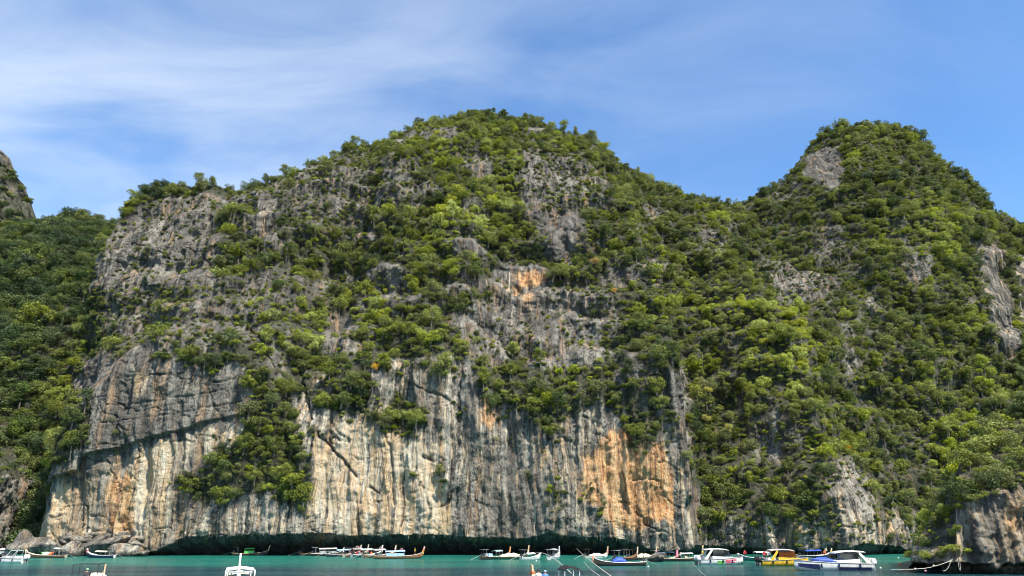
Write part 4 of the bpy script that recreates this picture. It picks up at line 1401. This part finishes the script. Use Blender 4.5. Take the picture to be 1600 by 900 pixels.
    for i in range(engines):
        yy = (i - (engines - 1) / 2) * .75
        e = MB()
        xx = -.5 * L - .3
        e.loft([[(xx - .28, yy - .2, .75), (xx + .3, yy - .2, .75), (xx + .3, yy + .2, .75), (xx - .28, yy + .2, .75)], [(xx - .36, yy - .26, 1.05), (xx + .34, yy - .26, 1.05), (xx + .34, yy + .26, 1.05), (xx - .36, yy + .26, 1.05)], [(xx - .3, yy - .22, 1.55), (xx + .3, yy - .22, 1.6), (xx + .3, yy + .22, 1.6), (xx - .3, yy + .22, 1.55)], [(xx - .15, yy - .1, 1.68), (xx + .2, yy - .1, 1.7), (xx + .2, yy + .1, 1.7), (xx - .15, yy + .1, 1.68)]])
        eo = e.build('outboard_motor', [eng_mat], root, True)
        MB().box((xx, yy, .2), (.3, .16, 1.1), 0, .05).build('motor_leg', [GREYM], eo)
    for k, s in enumerate((-.3, -.02, .2)):
        b = np.interp(s, sx, [q[1] for q in S]) * B
        for sg in (-1, 1):
            MB().tube([(s * L, sg * (b + .12), .95), (s * L, sg * (b + .13), .35)], .11, 7).build('fender', [NAVY if hull is WHITE else BLACK], root)
    m = MB()
    for sg in (-1, 1):
        m.tube([(.18 * L, sg * .8 * B, free * 1.02 + .05), (.2 * L, sg * .82 * B, free + .45), (.38 * L, sg * .48 * B, free + .65), (.49 * L, 0, free + .72)], .022, 5)
    m.build('bow_rail', [GREYM], root)
    return root


# ------------------------------------------------------------------ people
_zones = {}


def person_mesh(pose):
    J = {'pelvis': (0, 0, .92), 'waist': (0, 0, 1.08), 'chest': (.0, 0, 1.3), 'neck': (0, 0, 1.47), 'head': (.02, 0, 1.58), 'crown': (.01, 0, 1.70),
         'shl': (0, .18, 1.40), 'ell': (.03, .25, 1.14), 'wrl': (.14, .22, .93), 'hal': (.18, .2, .84), 'shr': (0, -.18, 1.40), 'elr': (.02, -.26, 1.14), 'wrr': (.1, -.26, .92), 'har': (.13, -.25, .83),
         'hil': (0, .1, .88), 'knl': (.03, .12, .5), 'anl': (0, .13, .08), 'tol': (.17, .14, .04), 'hir': (0, -.1, .88), 'knr': (.02, -.12, .5), 'anr': (-.03, -.13, .08), 'tor': (.14, -.14, .04)}
    R = {'pelvis': .145, 'waist': .125, 'chest': .155, 'neck': .058, 'head': .098, 'crown': .07, 'shl': .068, 'ell': .047, 'wrl': .035, 'hal': .042, 'hil': .095, 'knl': .062, 'anl': .042, 'tol': .038}
    if pose == 'sit':
        off = -.46
        for k in J:
            x, y, z = J[k]
            J[k] = (x, y, z + off)
        for s, sg in (('l', 1), ('r', -1)):
            J['kn' + s] = (.42, sg * .13, .50)
            J['an' + s] = (.44, sg * .13, .08)
            J['to' + s] = (.6, sg * .13, .04)
            J['wr' + s] = (.28, sg * .2, .56)
            J['ha' + s] = (.36, sg * .17, .55)
            J['el' + s] = (.1, sg * .26, .7)
    names = list(J)
    E = [('pelvis', 'waist'), ('waist', 'chest'), ('chest', 'neck'), ('neck', 'head'), ('head', 'crown')]
    for s in 'lr':
        E += [('chest', 'sh' + s), ('sh' + s, 'el' + s), ('el' + s, 'wr' + s), ('wr' + s, 'ha' + s), ('pelvis', 'hi' + s), ('hi' + s, 'kn' + s), ('kn' + s, 'an' + s), ('an' + s, 'to' + s)]
    me = bpy.data.meshes.new('skeleton')
    me.from_pydata([J[n] for n in names], [(names.index(a), names.index(b)) for a, b in E], [])
    o = link(bpy.data.objects.new('skeleton', me))
    o.modifiers.new('skin', 'SKIN')
    for i, n in enumerate(names):
        k = n if n in R else n[:2] + 'l'
        me.skin_vertices[0].data[i].radius = (R[k], R[k])
        me.skin_vertices[0].data[i].use_root = (n == 'pelvis')
    o.modifiers.new('sub', 'SUBSURF').levels = 1
    dg = bpy.context.evaluated_depsgraph_get()
    res = bpy.data.meshes.new_from_object(o.evaluated_get(dg))
    bpy.data.objects.remove(o, do_unlink=True)
    base = J['pelvis'][2]
    idx = []
    for p in res.polygons:
        c = p.center
        top = base - .03 < c.z < J['neck'][2] - .02 and abs(c.y) < .27 and c.z > base + .02
        leg = c.z <= base + .02 and (c.z > (J['knl'][2] + .02 if pose == 'stand' else .3) or (pose == 'sit' and c.x < .36 and c.z > .28))
        idx.append(1 if top else 2 if leg else 0)
    res.polygons.foreach_set('material_index', np.array(idx, np.int32))
    res.polygons.foreach_set('use_smooth', np.ones(len(idx), bool))
    hm = MB()
    hx, hy, hz = J['head']
    for i in range(5):
        pass
    rings = []
    for f in (0.0, .35, .7, 1.0):
        r = .112 * math.cos(f * 1.45) + .004
        rings.append([(hx - .015 + r * math.cos(a * math.pi / 4), r * math.sin(a * math.pi / 4), hz + .03 + .115 * math.sin(f * 1.5)) for a in range(8)])
    hm.loft(rings)
    hme = mk_mesh('hair', hm.V, hm.F, [HAIR], None, True)
    _zones[pose] = idx
    return res, hme


_people = {p: person_mesh(p) for p in ('stand', 'sit')}


def person(x, y, z, yaw, pose, shirt, label, shorts=DARKS, hat=None):
    bme, hme = _people[pose]
    me = bme.copy()
    me.materials.clear()
    for m in (SKIN, shirt, shorts):
        me.materials.append(m)
    me.polygons.foreach_set('material_index', np.array(_zones[pose], np.int32))
    o = link(bpy.data.objects.new('person', me))
    o.location = (x, y, z)
    o.rotation_euler = (0, 0, math.radians(yaw))
    o['label'] = label
    o['category'] = 'person'
    o['group'] = 'people aboard the boats'
    h = hme if hat is None else hme.copy()
    if hat is not None:
        h.materials.clear()
        h.materials.append(hat)
    link(bpy.data.objects.new('hair' if hat is None else 'cap', h), o)
    return o


def aboard(root, lx, ly, z, *a, **k):
    c, s = math.cos(root.rotation_euler.z), math.sin(root.rotation_euler.z)
    f = root.scale.x
    o = person(root.location.x + f * (lx * c - ly * s), root.location.y + f * (lx * s + ly * c), z * f, *a, **k)
    o.scale = (max(f, .9),) * 3
    return o


# ------------------------------------------------------------------ the fleet
b1 = longtail(71, 871.5, 176, 'long weathered brown longtail with red and green bundles moored by the left boulders', L=10, hull='brown', rail='pale', canopy=WHITEC, can_x=(-.36, -.22), can_h=1.9, ribbons=(CREAMC,), prow_h=1.9,
              extras=[(-.02, .1, .95, (1.6, 1.1, .5), WHITEC), (-.06, -.3, 1.12, (1.8, .5, .3), RED), (.06, -.2, 1.2, (1.4, .4, .22), GREENP), (-.12, .2, .95, (.9, .9, .4), ORANGEV)])
b2 = longtail(157, 871.5, 172, 'navy longtail with pink ribbons on its prow in front of the boulders', L=7.2, hull='navy', rail='white', canopy=CREAMC, can_x=(-.25, .15), can_h=1.25, ribbons=(RED, PINKC), prow_h=2.1, engine=True)
b3 = longtail(391, 868, 4, 'longtail with a bright green canopy and pale upturned prow by the cave', L=9.2, hull='dark', rail='tan', canopy=GREENT, can_x=(-.16, .1), can_h=1.55, side=GREENT, ribbons=(), prow_h=2.5, prow_mat=WOODS['tan'])
# the crowded row under the overhang
b4 = longtail(487, 868, 10, 'small dark longtail at the left end of the crowded row', L=6.5, hull='dark', rail='brown', canopy=None, ribbons=(), prow_h=1.6)
b5 = longtail(511, 868.5, 8, 'longtail with a white roof and grey curtains, second in the crowded row', L=8, hull='dark', rail='white', canopy=WHITEC, can_x=(-.25, .3), can_h=1.6, side=GREYC, ribbons=(WHITEC,), prow_h=2.0)
b6 = longtail(536, 869.5, 25, 'longtail with pale blue awning and tall engine frame in the crowded row', L=8.5, hull='navy', rail='pale', canopy=BLUEC, can_x=(-.2, .2), can_h=1.4, ribbons=(RED, PINKC), prow_h=2.7)
b7 = longtail(556, 870, 62, 'longtail hung with red life vests in the middle of the crowded row', L=9, hull='brown', rail='pale', canopy=GREYC, can_x=(-.2, .2), can_h=1.7, ribbons=(RED,), prow_h=2.8, arch=True, extras=[(-.1, .5, 1.1, (.5, .4, .4), ORANGEV), (-.05, -.6, 1.0, (.5, .3, .5), RED), (.05, -.6, 1.05, (.5, .3, .5), PINKC), (.2, .1, .9, (.5, .5, .4), RED)])
b8 = longtail(573, 870.5, 48, 'longtail with pale green awning and white prow in the crowded row', L=9, hull='teal', rail='white', canopy=paint('pale_green_canvas', (.45, .58, .5), .7), can_x=(-.25, .15), can_h=1.6, ribbons=(WHITEC, PINKC), prow_h=2.7, extras=[(-.2, .5, 1.0, (.5, .4, .4), WHITEC), (.1, -.5, 1.0, (.5, .3, .5), ORANGEV)])
b9 = longtail(592, 871, 42, 'brown longtail with red hoops beside the big pale blue awning boat', L=9, hull='brown', rail='pale', canopy=WHITEC, can_x=(-.2, .15), can_h=1.6, ribbons=(RED, WHITEC), prow_h=2.7, arch=True)
b10 = longtail(623, 873, 12, 'large longtail with pale blue awning and yellow-red ribboned prow ending the crowded row', L=11, hull='brown', rail='pale', canopy=BLUEC, can_x=(-.28, .12), can_h=1.45, side=BLUEC, ribbons=(YELC, RED), prow_h=2.6, arch=True, engine=True)
# moored in front of the dark overhang
b11 = longtail(774, 874, 38, 'dark longtail with blue bundles and orange prow beside the cream-covered boat', L=8, hull='dark', rail='brown', canopy=paint('teal_canvas', (.3, .45, .42), .7), can_x=(-.05, .18), can_h=1.6, ribbons=(), prow_h=2.6, prow_mat=paint('orange_wood', (.6, .27, .12), .5), extras=[(-.2, 0, .9, (1.2, 1.0, .7), BLUEC), (-.32, .2, 1.0, (.7, .8, .6), GREYC)])
b12 = longtail(798, 874, 14, 'longtail under a cream cover with tall tan prow before the overhang', L=8, hull='green', rail='pale', canopy=None, ribbons=(CREAMC,), prow_h=2.9, prow_mat=WOODS['tan'], load=(CREAMC, (-.3, .33), .75), engine=False)
b13 = longtail(829, 875, 30, 'small white boat with a white canopy, roped towards the camera', L=5, hull='white', rail='white', canopy=WHITEC, can_x=(-.25, .15), can_h=1.15, ribbons=(), prow_h=1.2, engine=True)
b14 = longtail(866, 874, 68, 'grey longtail seen end-on with a white prow before the overhang', L=7, hull='white', rail='white', canopy=GREYC, can_x=(-.3, .0), can_h=1.9, ribbons=(WHITEC,), prow_h=2.7, prow_mat=WOODS['white'], load=(GREYC, (-.1, .3), .6))
b15 = longtail(931, 873, 28, 'longtail with a pale cover and pink prow behind the low dark boat', L=6.5, hull='white', rail='pale', canopy=None, ribbons=(PINKC,), prow_h=2.6, prow_mat=WOODS['tan'], load=(WHITEC, (-.25, .33), .6))
b16 = longtail(968, 884, 190, 'low dark longtail with a blue tarpaulin amidships', L=9.6, hull='dark', rail='white', canopy=None, ribbons=(ORANGEV,), prow_h=1.5, load=(BLUET, (-.12, .14), .85), engine=True)
b17 = longtail(978, 876, 40, 'dark longtail with a cluttered black stern beside the cream-topped boat', L=7.5, hull='dark', rail='brown', canopy=BLACK, can_x=(-.2, .05), can_h=2.0, ribbons=(), prow_h=2.7, prow_mat=WOODS['pale'])
b18 = longtail(1003, 875, 24, 'longtail with a cream cover and tall pink-banded prow near the grey rock', L=7.5, hull='green', rail='pale', canopy=None, ribbons=(PINKC,), prow_h=2.8, prow_mat=WOODS['tan'], load=(CREAMC, (-.2, .36), .7))
b19 = longtail(1042, 877, 24, 'longtail with a slate blue canopy next to the tan-prowed boat', L=7, hull='dark', rail='pale', canopy=paint('slate_blue_canvas', (.16, .27, .42), .7), can_x=(-.35, .2), can_h=1.65, ribbons=(), prow_h=1.7, flat_roof=True)
b20 = longtail(1068, 877, 10, 'longtail with tan prow and a pink-wrapped post beside the white hardtop speedboat', L=8.5, hull='dark', rail='pale', canopy=GREYC, can_x=(-.1, .22), can_h=1.35, ribbons=(YELC,), prow_h=3.1, prow_mat=WOODS['tan'], extras=[(-.15, .1, 1.5, (.4, .4, 1.4), PINKC), (.05, -.4, .9, (.8, .5, .4), CREAMC)])
# speedboats
s1 = speedboat(6, 880, 178, 'white open speedboat with outboards at the far left edge', 8.6, 2.6, free=1.1, low=True, engines=2)
s0 = longtail(2, 869, 5, 'white canopied boat behind the leftmost speedboat', L=6.5, hull='white', rail='white', canopy=WHITEC, can_x=(-.3, .35), can_h=1.5, ribbons=(), prow_h=1.3, side=GREYC)
s2 = speedboat(1127, 882, 8, 'white hardtop speedboat with green and pink hull graphics', 9.2, 2.9, panels=((-.14, .02, .12, .7, GREENP, .0), (.04, .3, .5, .82, PINK, .1), (.06, .26, .2, .42, PINK, .1)), roof=(-.38, .16), engines=3)
s3 = speedboat(1226, 884, 6, 'yellow speedboat with a pale roof moored behind the blue-tarped one', 9.6, 3.0, hull=YELLOW, top=paint('pale_pink_top', (.72, .62, .58), .3, .1), glass=AMBER, roof=(-.3, .2), eng_mat=BLACK, roof_print=BLACK)
s4 = speedboat(1301, 891, 186, 'white and navy speedboat with blue tarpaulin over its foredeck', 11.6, 3.1, panels=((.22, .46, .10, .72, NAVY, .3), (-.46, -.02, .02, .46, NAVY, -.3)), roof=(-.42, -.02), roof_h=2.5, scale=.9, tarp=(BLUET, -.04, .24), engines=3, roof_print=BLACK)
b21 = longtail(1183, 876, 186, 'low teal boat with a white awning between the green-pink and yellow speedboats', L=8, hull='teal', rail='white', canopy=WHITEC, can_x=(-.3, .05), can_h=1.5, ribbons=(), prow_h=1.3, engine=False)
b22 = longtail(1274, 872, 10, 'longtail with dark blue awning behind the blue-tarped speedboat', L=8.5, hull='navy', rail='white', canopy=BLUET, can_x=(-.3, .15), can_h=1.5, ribbons=(YELC,), prow_h=2.2, prow_mat=WOODS['pale'])
# near boats, cut by the lower edge of the picture
f1 = longtail(0, 0, 108, 'yellow-decked longtail with a wire frame at the lower left edge', L=8, hull='tan', rail='tan', canopy=None, ribbons=(), prow_h=2.2, prow_mat=WOODS['tan'], load=(CREAMC, (-.05, .42), 1.05), scale=1, xy=(-31.4, 59.5), engine=False)
m = MB()
for (ax, ay) in ((-1.2, -.8), (-1.2, .8), (-3.4, -.8), (-3.4, .8)):
    m.tube([(ax, ay, .5), (ax, ay, 2.45)], .022, 5)
for sg in (-.8, .8):
    m.tube([(-1.2, sg, 2.45), (-3.4, sg, 2.45)], .02, 5)
for ax in (-1.2, -3.4):
    m.tube([(ax, -.8, 2.45), (ax, .8, 2.45)], .02, 5)
m.build('canopy_frame', [BLACK], f1)
f2 = longtail(0, 0, 110, 'white-roofed longtail with a tall white prow at the lower edge', L=8.5, hull='white', rail='white', canopy=None, ribbons=(WHITEC,), prow_h=3.05, prow_mat=WOODS['white'], scale=1, xy=(-19.6, 57), engine=True)
m = MB()
for sg in (-.95, .95):
    m.tube([(-2.2, sg, .5), (-2.2, sg, 2.1), (1.6, sg * .85, 2.15), (1.6, sg * .85, .5)], .06, 6)
for ax in (-2.2, -.3, 1.6):
    m.tube([(ax, -.95, 2.12), (ax, 0, 2.25), (ax, .95, 2.12)], .05, 6)
m.build('roof_frame', [WHITEC], f2)
m = MB().loft([[(-.2, -.75, 1.75), (-.2, 0, 2.0), (-.2, .75, 1.75), (-.2, 0, 1.85)], [(1.4, -.7, 1.8), (1.4, 0, 2.05), (1.4, .7, 1.8), (1.4, 0, 1.9)]])
m.build('folded_awning', [CREAMC], f2)
for k, (gx, gy, mt) in enumerate(((-1.6, -.4, BLACK), (-1.5, .45, ORANGEV), (-.6, .1, CREAMC), (-2.0, .1, WHITEC), (-.9, -.6, BLACK), (-.2, .6, WOODS['tan']))):
    MB().box((gx, gy, 1.25), (.7, .6, .8), .3 * k, 0, .8).build('gear_bundle', [mt], f2)
f3 = longtail(0, 0, 110, 'tan-prowed longtail with passengers at the lower edge', L=9, hull='brown', rail='pale', canopy=None, ribbons=(ORANGEV,), prow_h=2.15, prow_mat=WOODS['tan'], scale=1, xy=(3.2, 59.5), engine=False)
m = MB()
rr = []
for i in range(8):
    yy = -.62 + 1.24 * i / 7
    zz = 2.02 + .25 * (1 - (yy / .62) ** 2)
    rr.append([(-3.3, yy, zz), (-2.0, yy, zz + .05), (-2.0, yy, zz + .12), (-3.3, yy, zz + .07)])
m.loft(rr)
m.build('canopy', [BLACK], f3)
for ax in (-3.2, -2.1):
    for sg in (-.58, .58):
        MB().tube([(ax, sg, .5), (ax, sg, 2.06)], .03, 5).build('post', [WHITEC], f3)

# people
aboard(f1, -2.2, .1, .45, 140, 'stand', DARKS, 'person in dark top and pale green cap on the lower left boat', hat=GREENS)
aboard(f3, 3.0, .1, .62, 100, 'sit', WHITEC, 'seated person in white beside the tan prow at the lower edge')
aboard(f3, 1.6, .1, .62, 100, 'sit', BLUES, 'seated person in blue with a pale blue cap at the lower edge', hat=BLUEC)
aboard(b7, 1.4, .2, .45, 200, 'stand', RED, 'person in red life vest standing in the crowded boat row')
aboard(b6, 2.6, .1, .5, 200, 'stand', PINKC, 'person in pink top on the blue-awned boat of the row')
aboard(b10, 3.6, .1, .62, 200, 'stand', YELC, 'person in yellow by the prow of the large blue-awned longtail')
aboard(b21, 2.6, .2, .4, 260, 'stand', RED, 'person in red vest on the low teal boat')
aboard(b21, -1.6, -.1, .45, 260, 'sit', WHITEC, 'person in white seated under the awning of the teal boat')
aboard(b22, 3.0, .1, .55, 240, 'stand', CREAMC, 'person in cream top standing at the bow behind the tarped speedboat')
aboard(b22, 2.4, -.2, .55, 240, 'sit', ORANGEV, 'person in orange vest seated near the bow behind the tarped speedboat')
aboard(s3, -3.6, .3, .85, 270, 'stand', RED, 'person in red on the stern of the yellow speedboat')
aboard(s3, -3.0, -.4, .85, 250, 'stand', WHITEC, 'person in white on the stern of the yellow speedboat')
aboard(s4, -4.2, .3, .85, 270, 'sit', WHITEC, 'person in white seated at the stern of the navy and white speedboat')

# ------------------------------------------------------------------ ropes and floats
def rope(pts, label, r=.03, name='mooring_rope'):
    o = MB().tube(pts, r, 5).build(name, [ROPE], None, True)
    o['label'] = label
    o['category'] = 'rope'
    return o


def sag(a, b, s, n=14):
    a, b = Vector(a), Vector(b)
    return [tuple(a.lerp(b, i / n) - Vector((0, 0, s * 4 * (i / n) * (1 - i / n)))) for i in range(n + 1)]


def at(px, py, y):
    x, z = unproj(px, py, y)
    return (x, y, z)


rope(sag(at(836, 864, 118), at(895, 898, 57), -.55), 'pale rope sagging from the small white boat to the black-canopied boat')
rope(sag(at(901, 857, 165), at(968, 910, 40), .15), 'long pale rope running from the overhang past the low dark boat', .028)
rope(sag(at(912, 877, 112), at(950, 908, 40), .2), 'shorter pale rope entering the water left of the low dark boat', .022)
rope(sag(at(1080, 876, 112), at(1118, 912, 45), .2), 'thin rope crossing the water near the white hardtop speedboat', .012)
hl = lambda px, py: at(px, py, 92.5)
rope([hl(1392, 890), hl(1425, 889.5), hl(1445, 888)] + sag(hl(1445, 888), hl(1488, 874.5), .12)[1:], 'float line tied to the rocky headland', .03)
rope(sag(hl(1486, 875), hl(1473, 892), .35), 'slack rope hanging off the headland beside the float line', .025)
rope(sag(hl(1496, 872), hl(1499, 891), .05), 'first of two ropes hanging straight down the headland', .022)
rope(sag(hl(1499, 871), hl(1501, 892), .05), 'second of two ropes hanging straight down the headland', .022)


def buoy(x, y, z, r, mat, label):
    m = MB()
    rings = []
    for i in range(7):
        a = -math.pi / 2 + math.pi * i / 6
        rr = max(r * math.cos(a), .006)
        rings.append([(rr * math.cos(k * math.pi / 4), rr * math.sin(k * math.pi / 4), r * .85 * math.sin(a)) for k in range(8)])
    rings.append([(.2 * r * math.cos(k * math.pi / 4), .2 * r * math.sin(k * math.pi / 4), r * 1.15) for k in range(8)])
    m.loft(rings)
    o = m.build('buoy', [mat], None, True)
    o.location = (x, y, z)
    o['label'] = label
    o['category'] = 'buoy'
    o['group'] = 'small floats on the water'
    return o


for px, py, mt, lb in [(1430, 889, CREAMC, 'pale float on the line left of the headland'), (1459, 884, CREAMC, 'pale float halfway up the headland line'), (1446, 892, PINKC, 'pink float in the water under the headland line')]:
    p = hl(px, py)
    buoy(*p, .13, mt, lb)
for px, py, mt, lb in [(1376, 888, CREAMC, 'pale float astern of the tarped speedboat'), (1406, 881, ORANGEV, 'orange float in the inlet by the headland'), (1404, 872, WHITEC, 'white float far back in the inlet'), (838, 877, WHITEC, 'white float by the small white boat'), (1013, 886, WHITEC, 'white float astern of the low dark longtail')]:
    x, y = on_water(px, py)
    buoy(x, y, .05, .14, mt, lb)


# ------------------------------------------------------------------ boulders and stalactites
def rock_mesh(seed, subdiv=3):
    rng = np.random.default_rng(seed)
    bm = bmesh.new()
    bmesh.ops.create_icosphere(bm, subdivisions=subdiv, radius=1)
    co = np.array([v.co for v in bm.verts])
    for _ in range(11):     # shave flats off the ball
        d = rng.normal(size=3); d /= np.linalg.norm(d)
        k = rng.uniform(.55, .85)
        s = co @ d
        co = co - np.outer(np.maximum(s - k, 0), d)
    co = co * (1 + .07 * fbm(co[:, 0] * 2.5, co[:, 1] * 2.5, co[:, 2] * 2.5, seed, 3)[:, None])
    for v, c in zip(bm.verts, co):
        v.co = c
    me = bpy.data.meshes.new('boulder')
    bm.to_mesh(me)
    bm.free()
    a = me.color_attributes.new('stain', 'FLOAT_COLOR', 'POINT')
    a.data.foreach_set('color', np.tile(np.array([0, .55, .1, 0], np.float32), len(me.vertices)))
    me.materials.append(ROCK)
    me.polygons.foreach_set('use_smooth', np.ones(len(me.polygons), bool))
    return me


ROCKS = [rock_mesh(500 + i) for i in range(7)]


def boulder(px, py, r, label, k, y=None, flat=.7, stretch=1.0, group='boulders at the foot of the left cliff'):
    if y is None:
        y = 169 + (868 - py) * .20
    x, z = unproj(px, py, y)
    o = link(bpy.data.objects.new('boulder', ROCKS[k % 7]))
    o.location = (x, y, max(z, -.1))
    o.scale = (r * stretch, r, r * flat)
    o.rotation_euler = (.2 * math.sin(k * 3.1), .25 * math.sin(k * 1.7), k * 2.1)
    o['label'] = label
    o['category'] = 'boulder'
    o['group'] = group
    return o


BIG = [(62, 856, 4.2, 'broad pale slab of rock behind the brown longtail', .55, 1.7), (110, 861, 2.4, 'dark boulder just right of the brown longtail', .9, 1.0), (122, 864, 1.9, 'low dark boulder left of the pink ribboned prow', .8, 1.0), (158, 855, 4.0, 'long pale slab behind the navy longtail', .5, 1.8),
       (188, 862, 2.8, 'rounded grey boulder behind the navy longtail stern', .75, 1.2), (208, 862, 2.2, 'grey boulder at the right end of the heap', .8, 1.1), (222, 866, 1.5, 'low wet boulder at the cave edge', .6, 1.4), (38, 848, 2.2, 'upright pale rock at the left foot of the cliff', 1.3, .8)]
for i, (px, py, r, lb, fl, st_) in enumerate(BIG):
    boulder(px, py, r, lb, i, flat=fl, stretch=st_)
rb = random.Random(5)
n = 0
for row, (py0, x0, x1, r0) in enumerate([(852, 120, 225, 1.5), (845, 98, 218, 1.35), (839, 110, 205, 1.15), (834, 140, 195, 1.0)]):
    px = x0
    while px < x1:
        r = r0 * rb.uniform(.65, 1.3)
        side = 'left' if px < 140 else 'middle' if px < 180 else 'right'
        boulder(px, py0 + rb.uniform(-3, 3), r, f'pale limestone boulder in the {["lowest", "second lowest", "second highest", "highest"][row]} course of the heap, {side} part', 10 + n)
        px += r * 7.2 * rb.uniform(1.3, 1.8)
        n += 1
single_out([o for o in COL.objects if o.get('category') == 'boulder'])
boulder(1027, 874, 1.5, 'grey-green rock breaking the surface between two longtails', 3, y=on_water(1027, 878)[1], flat=.8, stretch=1.2, group='rocks in the water')

m = MB()
sr = random.Random(9)
cols = np.abs(main['X'][0] - 0)
for k in range(110):
    px = sr.uniform(270, 1000)
    x = (px - 800) * BX
    j = int(np.argmin(np.abs(main['X'][0] - x)))
    zl = float(notch_main(np.array([x]))[0][0])
    col = main['Z'][:, j]
    i = int(np.argmin(np.abs(col - (zl + .25))))
    yy = main['Y'][i, j] + .15
    ln = sr.uniform(.25, .7) * (1.6 if sr.random() < .15 else 1)
    rr = sr.uniform(.08, .2)
    m.tube([(x, yy, zl + .5), (x + sr.uniform(-.1, .1), yy, zl + .1), (x, yy + .05, zl - ln * .5), (x, yy + .05, zl - ln)], rr, 5, 0, .03)
so = m.build('stalactites', [ROCK], None, True)
a = so.data.color_attributes.new('stain', 'FLOAT_COLOR', 'POINT')
a.data.foreach_set('color', np.tile(np.array([.1, .6, .3, 0], np.float32), len(so.data.vertices)))
so['kind'] = 'stuff'
so['label'] = 'small stalactites fringing the lip of the sea cave'
